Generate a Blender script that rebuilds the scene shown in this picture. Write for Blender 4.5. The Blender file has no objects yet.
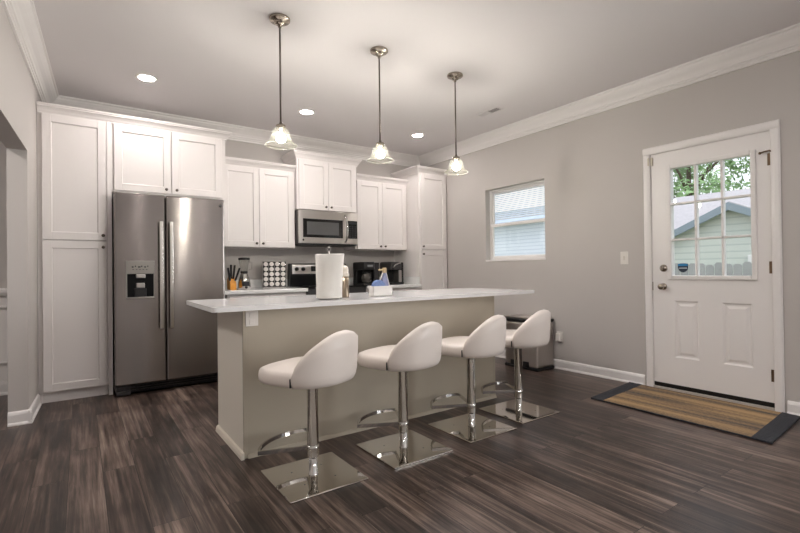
import bpy, bmesh, math, random
from mathutils import Vector, Matrix
random.seed(7)
PI = math.pi
sc = bpy.context.scene
COL = sc.collection

# ------------------------------------------------------------------ camera
CP = Vector((-4.199, -5.407, 1.078))
FW = Vector((0.57527833, 0.81791992, 0.00786386)); RT = Vector((0.81793949, -0.57517472, -0.01220814)); UP = Vector((0.00546218, -0.01345524, 0.99989455))
cd = bpy.data.cameras.new('camera'); cam = bpy.data.objects.new('camera', cd); COL.objects.link(cam)
cd.sensor_width = 36; cd.lens = 454.892 / 800 * 36; cd.clip_start = .05; cd.clip_end = 200
cam.matrix_world = Matrix(((RT.x, UP.x, -FW.x, CP.x), (RT.y, UP.y, -FW.y, CP.y), (RT.z, UP.z, -FW.z, CP.z), (0, 0, 0, 1)))
sc.camera = cam
# ------------------------------------------------------------------ world, light, exposure
w = bpy.data.worlds.new('sky'); sc.world = w; w.use_nodes = True
wn = w.node_tree; wn.nodes.clear()
wo = wn.nodes.new('ShaderNodeOutputWorld'); bg = wn.nodes.new('ShaderNodeBackground')
tc = wn.nodes.new('ShaderNodeTexCoord'); sx = wn.nodes.new('ShaderNodeSeparateXYZ'); cr = wn.nodes.new('ShaderNodeValToRGB')
wn.links.new(tc.outputs['Generated'], sx.inputs[0]); wn.links.new(sx.outputs['Z'], cr.inputs[0])
cr.color_ramp.elements[0].position = 0.0; cr.color_ramp.elements[0].color = (.95, .97, 1, 1)
cr.color_ramp.elements[1].position = .7; cr.color_ramp.elements[1].color = (.74, .86, 1, 1)
wn.links.new(cr.outputs[0], bg.inputs[0]); bg.inputs[1].default_value = 1.6
wn.links.new(bg.outputs[0], wo.inputs[0])

def area(name, loc, rot, sx_, sy_, power, color):
    l = bpy.data.lights.new(name, 'AREA'); l.shape = 'RECTANGLE'; l.size = sx_; l.size_y = sy_; l.energy = power; l.color = color
    o = bpy.data.objects.new(name, l); COL.objects.link(o); o.location = loc; o.rotation_euler = rot
    return o
sun = bpy.data.lights.new('sun', 'SUN'); sun.energy = 1.0; sun.angle = .2; sun.color = (1, .95, .88)
so = bpy.data.objects.new('sun', sun); COL.objects.link(so); so.rotation_euler = (math.radians(35), math.radians(-30), 0)
# daylight from behind right, sent through an unseen window added to carry it
area('fill_daylight', (.30, -7.2, 1.5), (0, PI/2, 0), 1.6, 2.0, 180, (.96, .98, 1))
sc.view_settings.view_transform = 'Standard'; sc.view_settings.look = 'None'
sc.view_settings.exposure = 0.0; sc.view_settings.gamma = 1.0; sc.view_settings.use_curve_mapping = False
DISC = 205.0      # radiance of the recessed lights
DISC_REAR = 165.0  # radiance of the unseen fill lights added behind the camera
BULB = 560.0      # radiance of the pendant bulbs

# ------------------------------------------------------------------ helpers
def lin(c):
    return tuple((x/255/12.92 if x/255 <= .04045 else ((x/255+.055)/1.055)**2.4) for x in c) + (1,)
def mat(name, rgb, rough=.5, metal=0., spec=.5, bump=None, coat=0., vary=0., vscale=3., emis=None, estr=0.):
    m = bpy.data.materials.new(name); m.use_nodes = True; nt = m.node_tree; b = nt.nodes['Principled BSDF']
    b.inputs['Base Color'].default_value = lin(rgb); b.inputs['Roughness'].default_value = rough
    b.inputs['Metallic'].default_value = metal; b.inputs['Specular IOR Level'].default_value = spec
    b.inputs['Coat Weight'].default_value = coat
    if emis: b.inputs['Emission Color'].default_value = lin(emis); b.inputs['Emission Strength'].default_value = estr
    t = nt.nodes.new('ShaderNodeTexCoord')
    if bump:
        n = nt.nodes.new('ShaderNodeTexNoise'); n.inputs['Scale'].default_value = bump[0]; n.inputs['Detail'].default_value = 4
        mp = nt.nodes.new('ShaderNodeMapping')
        if len(bump) > 2: mp.inputs['Scale'].default_value = bump[2]
        nt.links.new(t.outputs['Object'], mp.inputs[0]); nt.links.new(mp.outputs[0], n.inputs['Vector'])
        bp = nt.nodes.new('ShaderNodeBump'); bp.inputs['Strength'].default_value = bump[1]; bp.inputs['Distance'].default_value = .01
        nt.links.new(n.outputs['Fac'], bp.inputs['Height']); nt.links.new(bp.outputs[0], b.inputs['Normal'])
    if vary:
        n2 = nt.nodes.new('ShaderNodeTexNoise'); n2.inputs['Scale'].default_value = vscale; n2.inputs['Detail'].default_value = 5
        nt.links.new(t.outputs['Object'], n2.inputs['Vector'])
        mx = nt.nodes.new('ShaderNodeMix'); mx.data_type = 'RGBA'
        c = lin(rgb); mx.inputs[6].default_value = tuple(x*(1-vary) for x in c[:3]) + (1,); mx.inputs[7].default_value = tuple(min(1, x*(1+vary)) for x in c[:3]) + (1,)
        nt.links.new(n2.outputs['Fac'], mx.inputs[0]); nt.links.new(mx.outputs[2], b.inputs['Base Color'])
    return m
def glassmat(name, tint=(1, 1, 1), refl=1., extra_white=0.):
    m = bpy.data.materials.new(name); m.use_nodes = True; nt = m.node_tree; nt.nodes.clear()
    o = nt.nodes.new('ShaderNodeOutputMaterial'); tr = nt.nodes.new('ShaderNodeBsdfTransparent'); gl = nt.nodes.new('ShaderNodeBsdfGlossy')
    tr.inputs[0].default_value = tuple(tint) + (1,); gl.inputs['Roughness'].default_value = .02
    fr = nt.nodes.new('ShaderNodeFresnel'); gm = nt.nodes.new('ShaderNodeNewGeometry'); io = nt.nodes.new('ShaderNodeMath'); io.operation = 'MULTIPLY_ADD'; io.inputs[1].default_value = 1/1.45-1.45; io.inputs[2].default_value = 1.45; nt.links.new(gm.outputs['Backfacing'], io.inputs[0]); nt.links.new(io.outputs[0], fr.inputs[0]); mx = nt.nodes.new('ShaderNodeMixShader'); ml = nt.nodes.new('ShaderNodeMath'); ml.operation = 'MULTIPLY'; ml.inputs[1].default_value = refl; nt.links.new(fr.outputs[0], ml.inputs[0])
    nt.links.new(ml.outputs[0], mx.inputs[0]); nt.links.new(tr.outputs[0], mx.inputs[1]); nt.links.new(gl.outputs[0], mx.inputs[2])
    last = mx
    if extra_white:
        d = nt.nodes.new('ShaderNodeBsdfTranslucent'); d.inputs[0].default_value = (.95, .95, .92, 1)
        d2 = nt.nodes.new('ShaderNodeBsdfDiffuse'); d2.inputs[0].default_value = (.95, .95, .92, 1)
        ad = nt.nodes.new('ShaderNodeMixShader'); ad.inputs[0].default_value = .5
        nt.links.new(d.outputs[0], ad.inputs[1]); nt.links.new(d2.outputs[0], ad.inputs[2])
        m2 = nt.nodes.new('ShaderNodeMixShader'); m2.inputs[0].default_value = extra_white
        nt.links.new(mx.outputs[0], m2.inputs[1]); nt.links.new(ad.outputs[0], m2.inputs[2]); last = m2
    nt.links.new(last.outputs[0], o.inputs[0])
    return m
def emitmat(name, rgb, s):
    return mat(name, (255, 250, 240), .5, emis=rgb, estr=s)

ORG = {}
def box(bm, x0, x1, y0, y1, z0, z1, bev=0., seg=2):
    if x0 > x1: x0, x1 = x1, x0
    if y0 > y1: y0, y1 = y1, y0
    if z0 > z1: z0, z1 = z1, z0
    b2 = bmesh.new()
    bmesh.ops.create_cube(b2, size=1)
    for v in b2.verts:
        v.co = Vector(((x0+x1)/2 + v.co.x*(x1-x0), (y0+y1)/2 + v.co.y*(y1-y0), (z0+z1)/2 + v.co.z*(z1-z0)))
    if bev: bmesh.ops.bevel(b2, geom=b2.edges[:], offset=min(bev, .49*min(x1-x0, y1-y0, z1-z0)), segments=seg, affect='EDGES', profile=.6)
    merge(bm, b2)
def merge(bm, b2, M=None):
    if M is not None: bmesh.ops.transform(b2, matrix=M, verts=b2.verts[:])
    vm = {}
    for v in b2.verts: vm[v] = bm.verts.new(v.co)
    for f in b2.faces:
        nf = bm.faces.new([vm[v] for v in f.verts]); nf.smooth = f.smooth
    b2.free()
def lathe(bm, prof, c=(0, 0, 0), n=32, axis='z', smooth=True):
    """prof: list of (r, h); closed where r is 0"""
    def P(r, h, a):
        x, y = r*math.cos(a), r*math.sin(a)
        q = {'z': (x, y, h), 'y': (x, h, y), 'x': (h, x, y)}[axis]
        return Vector(c) + Vector(q)
    rings = []
    for r, h in prof:
        if r < 1e-6: rings.append([bm.verts.new(P(0, h, 0))])
        else: rings.append([bm.verts.new(P(r, h, 2*PI*k/n)) for k in range(n)])
    for a, b in zip(rings, rings[1:]):
        for k in range(n):
            k2 = (k+1) % n
            q = [a[k % len(a)], a[k2 % len(a)], b[k2 % len(b)], b[k % len(b)]]
            u = []
            for v in q:
                if v not in u: u.append(v)
            if len(u) > 2:
                try: bm.faces.new(u).smooth = smooth
                except ValueError: pass
def cyl(bm, c, r, h, n=24, axis='z', bev=.0):
    b = min(bev, r*.5, h*.4)
    p = [(0, 0), (r-b, 0), (r, b), (r, h-b), (r-b, h), (0, h)] if b else [(0, 0), (r, 0), (r, h), (0, h)]
    lathe(bm, p, c, n, axis)
def tube(bm, pts, r, n=12, closed=False, sec=None):
    """sweep a circle (or the section sec) along the points"""
    pts = [Vector(p) for p in pts]; N = len(pts); rings = []
    prev = None
    for i, p in enumerate(pts):
        if closed: t = (pts[(i+1) % N] - pts[i-1]).normalized()
        else: t = (pts[min(i+1, N-1)] - pts[max(i-1, 0)]).normalized()
        ref = Vector((0, 0, 1)) if abs(t.z) < .95 else Vector((0, 1, 0))
        if prev is None: a = t.cross(ref).normalized()
        else: a = (prev - t*prev.dot(t)).normalized()
        prev = a; b = a.cross(t)
        rr = r[i] if isinstance(r, (list, tuple)) else r
        if sec: rings.append([bm.verts.new(p + a*s[0] + b*s[1]) for s in sec])
        else: rings.append([bm.verts.new(p + (a*math.cos(2*PI*k/n) + b*math.sin(2*PI*k/n))*rr) for k in range(n)])
    m = len(rings[0])
    pairs = list(zip(rings, rings[1:])) + ([(rings[-1], rings[0])] if closed else [])
    for A, B in pairs:
        for k in range(m): bm.faces.new([A[k], A[(k+1) % m], B[(k+1) % m], B[k]]).smooth = sec is None
    if not closed:
        bm.faces.new(rings[0][::-1]); bm.faces.new(rings[-1])
def prism(bm, poly, axis, a0, a1):
    """extrude a polygon; axis 'x': poly in (y,z); 'y': poly in (x,z); 'z': poly in (x,y)"""
    def P(u, v, a): return {'x': (a, u, v), 'y': (u, a, v), 'z': (u, v, a)}[axis]
    A = [bm.verts.new(P(u, v, a0)) for u, v in poly]; B = [bm.verts.new(P(u, v, a1)) for u, v in poly]
    n = len(poly)
    for k in range(n): bm.faces.new([A[k], A[(k+1) % n], B[(k+1) % n], B[k]])
    bm.faces.new(A[::-1]); bm.faces.new(B)
def sphere(bm, c, r, sx_=1, sy_=1, sz=1, u=20, v=12):
    b2 = bmesh.new(); bmesh.ops.create_uvsphere(b2, u_segments=u, v_segments=v, radius=r)
    for f in b2.faces: f.smooth = True
    merge(bm, b2, Matrix.Translation(c) @ Matrix.Diagonal((sx_, sy_, sz, 1)))
def B(): return bmesh.new()
def root(name, loc, label, cat, group=None, kind=None):
    o = bpy.data.objects.new(name, None); COL.objects.link(o); o.location = loc; o.empty_display_size = .1
    ORG[o] = Vector(loc); tag(o, label, cat, group, kind); return o
def tag(o, label, cat, group=None, kind=None):
    if label: o['label'] = label
    if cat: o['category'] = cat
    if group: o['group'] = group
    if kind: o['kind'] = kind
def obj(name, bm, m, parent=None, label=None, cat=None, group=None, kind=None, org=None):
    bmesh.ops.recalc_face_normals(bm, faces=bm.faces[:])
    if parent is not None: org_ = ORG[parent]
    elif org is not None: org_ = Vector(org)
    else: org_ = Vector((0, 0, 0))
    if org_.length: bmesh.ops.translate(bm, verts=bm.verts[:], vec=-org_)
    me = bpy.data.meshes.new(name); bm.to_mesh(me); bm.free()
    o = bpy.data.objects.new(name, me); COL.objects.link(o); me.materials.append(m)
    if parent is not None: o.parent = parent
    else: o.location = org_
    ORG[o] = org_; tag(o, label, cat, group, kind); return o
def struct(name, bm, m, parent=None): return obj(name, bm, m, parent, kind='structure')
def dup(o, parent=None):
    c = o.copy(); COL.objects.link(c)
    if parent is not None: c.parent = parent
    ORG[c] = ORG[o]
    for ch in list(o.children): dup(ch, c)
    return c

# ------------------------------------------------------------------ materials
M = {}
M['wall'] = mat('greige_wall_paint', (194, 189, 185), .75, bump=(220, .06), vary=.02)
M['ceil'] = mat('ceiling_paint', (226, 222, 222), .85, bump=(160, .12))
M['trim'] = mat('white_trim_paint', (236, 233, 231), .38)
M['cab'] = mat('white_cabinet_paint', (233, 228, 226), .38)
M['cabin'] = mat('cabinet_underside', (205, 190, 170), .5)
M['island'] = mat('island_panel_paint', (176, 167, 150), .4, bump=(6, .04))
M['quartz'] = mat('white_quartz', (240, 240, 239), .10, vary=.012, vscale=60, spec=.6)
M['chrome'] = mat('chrome', (205, 203, 200), .05, 1.)
M['nickel'] = mat('brushed_nickel', (172, 162, 150), .25, 1.)
M['darknickel'] = mat('dark_nickel', (112, 104, 98), .32, 1.)
M['leather'] = mat('off_white_leather', (228, 219, 211), .42, bump=(260, .07), vary=.02)
M['black'] = mat('black_plastic', (18, 18, 19), .35)
M['blackgloss'] = mat('black_gloss', (10, 10, 11), .08)
M['darkgrey'] = mat('dark_grey_plastic', (52, 50, 50), .4)
M['white'] = mat('white_plastic', (228, 224, 218), .4)
M['paper'] = mat('paper_towel', (236, 233, 226), .9, bump=(180, .3))
M['steelplain'] = mat('plain_steel', (176, 172, 168), .3, 1.)
M['glasspane'] = glassmat('window_glass', (.985, .985, .985))
M['glassjar'] = glassmat('jar_glass', (.95, .95, .94), extra_white=.06)
M['shade'] = glassmat('pendant_glass', (.95, .95, .90), refl=.12, extra_white=.004)
M['shaderim'] = glassmat('pendant_glass_rim', (.9, .9, .85), refl=.2, extra_white=.03)
M['bulb'] = emitmat('lit_bulb', (255, 249, 248), BULB)
M['disc'] = emitmat('lit_disc', (255, 247, 243), DISC)
M['discrear'] = emitmat('fill_disc_living', (255, 247, 245), DISC_REAR)
M['wood'] = mat('knife_block_wood', (222, 150, 48), .45, vary=.12, vscale=30)
M['woodlight'] = mat('pale_wood', (196, 172, 132), .5, vary=.1, vscale=40)
M['blue'] = mat('blue_fabric', (120, 142, 188), .8, vary=.35, vscale=70)
M['lavender'] = mat('lavender_fabric', (150, 156, 190), .8, vary=.2, vscale=60)
M['brass'] = mat('hinge_metal', (120, 100, 82), .35, 1.)
M['rubber'] = mat('rubber', (22, 21, 21), .6)

def steel(name, rgb, rough, wav):
    m = mat(name, rgb, rough, 1.); nt = m.node_tree; b = nt.nodes['Principled BSDF']
    b.inputs['Anisotropic'].default_value = .97; b.inputs['Anisotropic Rotation'].default_value = .25
    tg = nt.nodes.new('ShaderNodeTangent'); tg.direction_type = 'RADIAL'; tg.axis = 'Z'
    nt.links.new(tg.outputs[0], b.inputs['Tangent'])
    t = nt.nodes.new('ShaderNodeTexCoord'); mp = nt.nodes.new('ShaderNodeMapping'); mp.inputs['Scale'].default_value = (5, 5, .35)
    n = nt.nodes.new('ShaderNodeTexNoise'); n.inputs['Scale'].default_value = 1.; n.inputs['Detail'].default_value = 0
    bp = nt.nodes.new('ShaderNodeBump'); bp.inputs['Strength'].default_value = wav; bp.inputs['Distance'].default_value = .02
    nt.links.new(t.outputs['Object'], mp.inputs[0]); nt.links.new(mp.outputs[0], n.inputs['Vector'])
    nt.links.new(n.outputs['Fac'], bp.inputs['Height'])
    mp2 = nt.nodes.new('ShaderNodeMapping'); mp2.inputs['Scale'].default_value = (.6, .6, 500)
    n2 = nt.nodes.new('ShaderNodeTexNoise'); n2.inputs['Scale'].default_value = 1.; n2.inputs['Detail'].default_value = 0
    b2 = nt.nodes.new('ShaderNodeBump'); b2.inputs['Strength'].default_value = .05; b2.inputs['Distance'].default_value = .0003
    nt.links.new(t.outputs['Object'], mp2.inputs[0]); nt.links.new(mp2.outputs[0], n2.inputs['Vector']); nt.links.new(n2.outputs['Fac'], b2.inputs['Height'])
    nt.links.new(bp.outputs[0], b2.inputs['Normal']); nt.links.new(b2.outputs[0], b.inputs['Normal'])
    return m
M['steel'] = steel('brushed_stainless', (152, 146, 142), .21, .16)
M['steelmw'] = steel('brushed_stainless_microwave', (216, 211, 205), .28, .1)
M['canbody'] = steel('brushed_steel_bin', (196, 190, 184), .3, .05)

def floor_mat():
    m = bpy.data.materials.new('dark_plank_floor'); m.use_nodes = True; nt = m.node_tree; b = nt.nodes['Principled BSDF']; L = nt.links.new
    N = nt.nodes.new
    t = N('ShaderNodeTexCoord'); mp = N('ShaderNodeMapping'); mp.inputs['Rotation'].default_value = (0, 0, PI/2)
    L(t.outputs['Object'], mp.inputs[0])
    br = N('ShaderNodeTexBrick'); br.offset = .37; br.offset_frequency = 2; br.squash = 1.; L(mp.outputs[0], br.inputs['Vector'])
    br.inputs['Color1'].default_value = (0, 0, 0, 1); br.inputs['Color2'].default_value = (1, 1, 1, 1); br.inputs['Mortar'].default_value = (.5, .5, .5, 1)
    br.inputs['Scale'].default_value = 1; br.inputs['Mortar Size'].default_value = .0016; br.inputs['Mortar Smooth'].default_value = .2
    br.inputs['Bias'].default_value = 0; br.inputs['Brick Width'].default_value = 1.22; br.inputs['Row Height'].default_value = .152
    sc_ = N('ShaderNodeVectorMath'); sc_.operation = 'SCALE'; sc_.inputs[3].default_value = 23.; L(br.outputs['Color'], sc_.inputs[0])
    ad = N('ShaderNodeVectorMath'); ad.operation = 'ADD'; L(mp.outputs[0], ad.inputs[0]); L(sc_.outputs[0], ad.inputs[1])
    def noise(scale, detail, rough, dist=0.):
        k = N('ShaderNodeMapping'); k.inputs['Scale'].default_value = scale; L(ad.outputs[0], k.inputs[0])
        n = N('ShaderNodeTexNoise'); n.inputs['Scale'].default_value = 1; n.inputs['Detail'].default_value = detail; n.inputs['Roughness'].default_value = rough; n.inputs['Distortion'].default_value = dist
        L(k.outputs[0], n.inputs['Vector']); return n
    n1 = noise((.75, 21, 1), 6, .68, .7)     # broad streaks
    n2 = noise((2.6, 62, 1), 4, .62, .3)        # fine grain
    n3 = noise((2.2, 3.0, 1), 2, .5, .8)     # blotches
    def mad(a, k, c):
        q = N('ShaderNodeMath'); q.operation = 'MULTIPLY_ADD'; L(a, q.inputs[0]); q.inputs[1].default_value = k
        if isinstance(c, float): q.inputs[2].default_value = c
        else: L(c, q.inputs[2])
        return q.outputs[0]
    v = mad(n1.outputs['Fac'], 1.35, -.92); v = mad(n2.outputs['Fac'], .75, v); v = mad(n3.outputs['Fac'], .45, v); v = mad(br.outputs['Color'], .2, v)
    cr = N('ShaderNodeValToRGB'); L(v, cr.inputs[0]); e = cr.color_ramp.elements
    e[0].position = .20; e[0].color = lin((32, 25, 22)); e[1].position = .95; e[1].color = lin((156, 140, 127))
    q = e.new(.45); q.color = lin((68, 55, 49)); q = e.new(.66); q.color = lin((108, 92, 83))
    mx = N('ShaderNodeMix'); mx.data_type = 'RGBA'; L(br.outputs['Fac'], mx.inputs[0]); L(cr.outputs[0], mx.inputs[6]); mx.inputs[7].default_value = lin((26, 21, 19))
    L(mx.outputs[2], b.inputs['Base Color'])
    rr = mad(n1.outputs['Fac'], .18, .24); L(rr, b.inputs['Roughness']); b.inputs['Specular IOR Level'].default_value = .42
    iv = N('ShaderNodeMath'); iv.operation = 'SUBTRACT'; iv.inputs[0].default_value = 1; L(br.outputs['Fac'], iv.inputs[1])
    h = mad(n2.outputs['Fac'], .15, iv.outputs[0])
    bp = N('ShaderNodeBump'); bp.inputs['Strength'].default_value = .25; bp.inputs['Distance'].default_value = .003; L(h, bp.inputs['Height']); L(bp.outputs[0], b.inputs['Normal'])
    return m
M['floor'] = floor_mat()

# ------------------------------------------------------------------ room shell
def skew(bm):
    # the left wall runs a couple of degrees off square
    for v in bm.verts: v.co.x += .041*v.co.y + .016
CZ = 2.755; LX = -4.48; RY = -9.3; WT = .115; OY = -1.135; OZ = 1.985   # ceiling, left wall, rear wall, opening
bm = B(); box(bm, -7.2, .16, RY-.15, .15, -.1, 0); struct('floor', bm, M['floor'])
bm = B(); box(bm, -7.2, .16, RY-.15, .15, CZ, CZ+.1); struct('ceiling', bm, M['ceil'])
bm = B(); box(bm, -7.2, .14, 0, .14, 0, CZ); struct('wall_back', bm, M['wall'])
OY2 = -3.55
bm = B()
box(bm, LX-WT, LX, OY, 0, 0, CZ); box(bm, LX-WT, LX, OY2, OY, OZ, CZ); box(bm, LX-WT, LX, RY, OY2, 0, CZ)
skew(bm); struct('wall_left', bm, M['wall'])
bm = B(); box(bm, -7.2, -7.06, RY, 0, 0, CZ); struct('wall_far_left', bm, M['wall'])
# right wall, with the openings of window_1 and door_1
WY0, WY1, WZ0, WZ1 = -2.227, -1.333, 1.186, 2.072
DY0, DY1, DZ1 = -4.252, -3.354, 2.098
bm = B()
box(bm, 0, .14, WY1, 0, 0, CZ); box(bm, 0, .14, WY0, WY1, 0, WZ0); box(bm, 0, .14, WY0, WY1, WZ1, CZ)
box(bm, 0, .14, DY1, WY0, 0, CZ); box(bm, 0, .14, DY0, DY1, DZ1, CZ); box(bm, 0, .14, -6.2, DY0, 0, CZ); box(bm, 0, .14, RY, -8.2, 0, CZ); box(bm, 0, .14, -8.2, -6.2, 0, .7); box(bm, 0, .14, -8.2, -6.2, 2.3, CZ)
struct('wall_right', bm, M['wall'])
bm = B(); box(bm, -7.2, .14, RY-.14, RY, 0, CZ); struct('wall_rear', bm, M['wall'])
# crown moulding
CROWN = [(0, 0), (.115, 0), (.115, -.016), (.102, -.020), (.096, -.036), (.078, -.056), (.052, -.076), (.036, -.096), (.032, -.110), (.022, -.114), (.022, -.128), (.014, -.132), (.014, -.150), (0, -.150)]
bm = B(); prism(bm, [(-d, CZ+z) for d, z in CROWN], 'y', RY, 0); struct('trim_1', bm, M['trim'])
bm = B(); prism(bm, [(LX+d, CZ+z) for d, z in CROWN], 'y', RY, 0); skew(bm); struct('trim_2', bm, M['trim'])
bm = B(); prism(bm, [(-d, CZ+z) for d, z in CROWN], 'x', LX, 0); struct('trim_3', bm, M['trim'])
# baseboards
BASE = [(0, 0), (.024, 0), (.024, .008), (.018, .018), (.015, .02), (.015, .074), (.011, .088), (.006, .096), (0, .098)]
def baseb(name, parts):
    bm = B()
    for axis, poly, a0, a1 in parts: prism(bm, poly, axis, a0, a1)
    if name == 'baseboard_left': skew(bm)
    struct(name, bm, M['trim'])
baseb('baseboard_right', [('y', [(-d, z) for d, z in BASE], DY1+.06, -.62), ('y', [(-d, z) for d, z in BASE], RY, DY0-.06)])
baseb('baseboard_left', [('y', [(LX+d, z) for d, z in BASE], OY-.022, -.615), ('x', [(OY-d, z) for d, z in BASE], LX-WT, LX+.022), ('y', [(LX+d, z) for d, z in BASE], RY, OY2)])
# the room seen past the opening: wainscot and chair rail on the same back wall
baseb('baseboard_back', [('x', [(-d, z*1.35) for d, z in BASE], -7.06, LX-WT)])
bm = B()
box(bm, -7.06, LX-WT, -.012, 0, .13, .90)
prism(bm, [(0, .89), (-.03, .89), (-.045, .92), (-.045, .94), (-.02, .96), (0, .96)], 'x', -7.06, LX-WT)
for k in range(5):
    x0 = -7.0+k*.49
    for a, b_, c, d in ((x0, x0+.4, .28, .30), (x0, x0+.4, .78, .80), (x0, x0+.02, .28, .80), (x0+.38, x0+.4, .28, .80)): box(bm, a, b_, -.03, -.012, c, d, .004)
struct('trim_4', bm, M['trim'])

# ------------------------------------------------------------------ window_1 (right wall)
win = root('window_1', (.05, (WY0+WY1)/2, WZ0), None, None, None, 'structure')
def rect_frame(bm, x0, x1, y0, y1, z0, z1, t, tb=None, bev=.004):
    tb = tb or t
    box(bm, x0, x1, y0, y0+t, z0, z1, bev); box(bm, x0, x1, y1-t, y1, z0, z1, bev)
    box(bm, x0, x1, y0+t, y1-t, z0, z0+tb, bev); box(bm, x0, x1, y0+t, y1-t, z1-t, z1, bev)
bm = B(); rect_frame(bm, .072, .138, WY0, WY1, WZ0, WZ1, .014); struct('window_frame', bm, M['trim'], win)
ZM = 1.625
bm = B(); rect_frame(bm, .108, .132, WY0+.014, WY1-.014, ZM-.018, WZ1-.014, .026); struct('upper_sash', bm, M['trim'], win)
bm = B(); rect_frame(bm, .078, .104, WY0+.014, WY1-.014, WZ0+.014, ZM+.018, .038); struct('lower_sash', bm, M['trim'], win)
bm = B(); box(bm, .114, .117, WY0+.038, WY1-.038, ZM+.006, WZ1-.038); struct('upper_pane', bm, M['glasspane'], win)
bm = B(); box(bm, .090, .093, WY0+.05, WY1-.05, WZ0+.05, ZM-.016); struct('lower_pane', bm, M['glasspane'], win)
bm = B(); box(bm, -.006, .072, WY0-.006, WY1+.006, WZ0-.014, WZ0+.004, .003); struct('window_sill', bm, M['trim'], win)
win2 = root('window_added', (.07, -7.2, .7), None, None, None, 'structure')  # unseen window, added as the opening for the daylight lamp
bm = B(); rect_frame(bm, .05, .12, -8.2, -6.2, .7, 2.3, .05); box(bm, .06, .11, -7.22, -7.18, .75, 2.25); struct('window_frame', bm, M['trim'], win2)
bm = B(); box(bm, .083, .087, -8.15, -6.25, .75, 2.25); struct('pane', bm, M['glasspane'], win2)
M['blind'] = mat('white_blind', (236, 240, 242), .5)
bl = root('window_blind', (.135, (WY0+WY1)/2, WZ1-.03), 'white slatted mini blind hanging in the upper half of the small window', 'blind')
bm = B(); box(bm, .120, .1365, WY0+.045, WY1-.045, WZ1-.062, WZ1-.042, .003); obj('head_rail', bm, M['blind'], bl)
bm = B()
for k in range(13):
    z = WZ1-.078-k*.0225
    b2 = B(); box(b2, -.0075, .0075, WY0+.045, WY1-.045, -.0008, .0008)
    merge(bm, b2, Matrix.Translation((.128, 0, z)) @ Matrix.Rotation(math.radians(40), 4, 'Y'))
obj('slats', bm, M['blind'], bl)
for y in (WY0+.15, WY1-.15):
    bm = B(); tube(bm, [(.128, y, WZ1-.05), (.128, y, WZ1-.37)], .0012, 6); obj('cord', bm, M['blind'], bl)
bm = B(); box(bm, .122, .135, WY0+.045, WY1-.045, WZ1-.378, WZ1-.366, .003); obj('bottom_rail', bm, M['blind'], bl)

# ------------------------------------------------------------------ door_1
SY0, SY1, SZ0, SZ1 = -4.236, -3.370, .030, 2.082
bm = B()
CAS = [(0, 0), (.012, 0), (.018, .008), (.018, .040), (.012, .05), (.008, .06), (0, .06)]
y1o, y0o, zt = DY1+.044, DY0-.044, DZ1+.050
for s, y in ((1, DY1), (-1, DY0)):
    prism(bm, [(0, y-s*.014), (-.010, y-s*.014), (-.016, y-s*.004), (-.020, y+s*.012), (-.020, y+s*.034), (-.012, y+s*.044), (0, y+s*.044)], 'z', 0, DZ1-.012)
prism(bm, [(0, DZ1-.012), (-.010, DZ1-.012), (-.016, DZ1-.002), (-.020, DZ1+.014), (-.020, DZ1+.038), (-.012, DZ1+.050), (0, DZ1+.050)], 'y', y0o, y1o)
box(bm, 0, .14, DY0, DY0+.014, 0, DZ1); box(bm, 0, .14, DY1-.014, DY1, 0, DZ1); box(bm, 0, .14, DY0+.014, DY1-.014, DZ1-.014, DZ1)
struct('trim_5', bm, M['trim'])
bm = B(); box(bm, -.012, .14, DY0+.014, DY1-.014, 0, .022, .006); struct('trim_6', bm, mat('threshold', (188, 182, 174), .4))
door = root('door_1', (.02, (SY0+SY1)/2, 0), None, None, None, 'structure')
XF, XB = .006, .048                     # room face and outer face of the slab
GY0, GY1, GZ0, GZ1 = -4.112, -3.535, 1.0, 1.93   # glass
bm = B()
P1 = (-3.736, -3.549); P2 = (-4.106, -3.909); PZ = (.295, .785)
ys = sorted([SY0, P2[0], P2[1], P1[0], P1[1], SY1])
box(bm, XF, XB, SY0, GY0-.02, PZ[1], SZ1); box(bm, XF, XB, GY1+.02, SY1, PZ[1], SZ1)
box(bm, XF, XB, GY0-.02, GY1+.02, GZ1+.02, SZ1); box(bm, XF, XB, GY0-.02, GY1+.02, PZ[1], GZ0-.02)
box(bm, XF, XB, SY0, SY1, SZ0, PZ[0])
box(bm, XF, XB, SY0, P2[0], PZ[0], PZ[1]); box(bm, XF, XB, P2[1], P1[0], PZ[0], PZ[1]); box(bm, XF, XB, P1[1], SY1, PZ[0], PZ[1])
for a, b_ in (P1, P2):
    # moulded groove, then a raised field
    r = [(a, PZ[0], XF), (a+.012, PZ[0]+.012, XF+.012), (a+.026, PZ[0]+.026, XF+.012), (a+.045, PZ[0]+.045, XF+.002)]
    loops = []
    for y, z, x in r:
        d = y-a
        loops.append([bm.verts.new(v) for v in ((x, a+d, PZ[0]+d), (x, b_-d, PZ[0]+d), (x, b_-d, PZ[1]-d), (x, a+d, PZ[1]-d))])
    for A, C in zip(loops, loops[1:]):
        for k in range(4): bm.faces.new([A[k], A[(k+1) % 4], C[(k+1) % 4], C[k]])
    bm.faces.new(loops[-1])
    box(bm, XF+.02, XB, a, b_, PZ[0], PZ[1])
struct('door_slab', bm, M['trim'], door)
bm = B(); rect_frame(bm, XF-.014, XB+.01, GY0-.034, GY1+.034, GZ0-.034, GZ1+.034, .036, bev=.008); struct('glazing_frame', bm, M['trim'], door)
bm = B()
for k in (1, 2):
    y = GY0+(GY1-GY0)*k/3; box(bm, XF-.006, XB, y-.009, y+.009, GZ0-.01, GZ1+.01, .004)
    z = GZ0+(GZ1-GZ0)*k/3; box(bm, XF-.006, XB, GY0-.01, GY1+.01, z-.009, z+.009, .004)
struct('muntins', bm, M['trim'], door)
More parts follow.
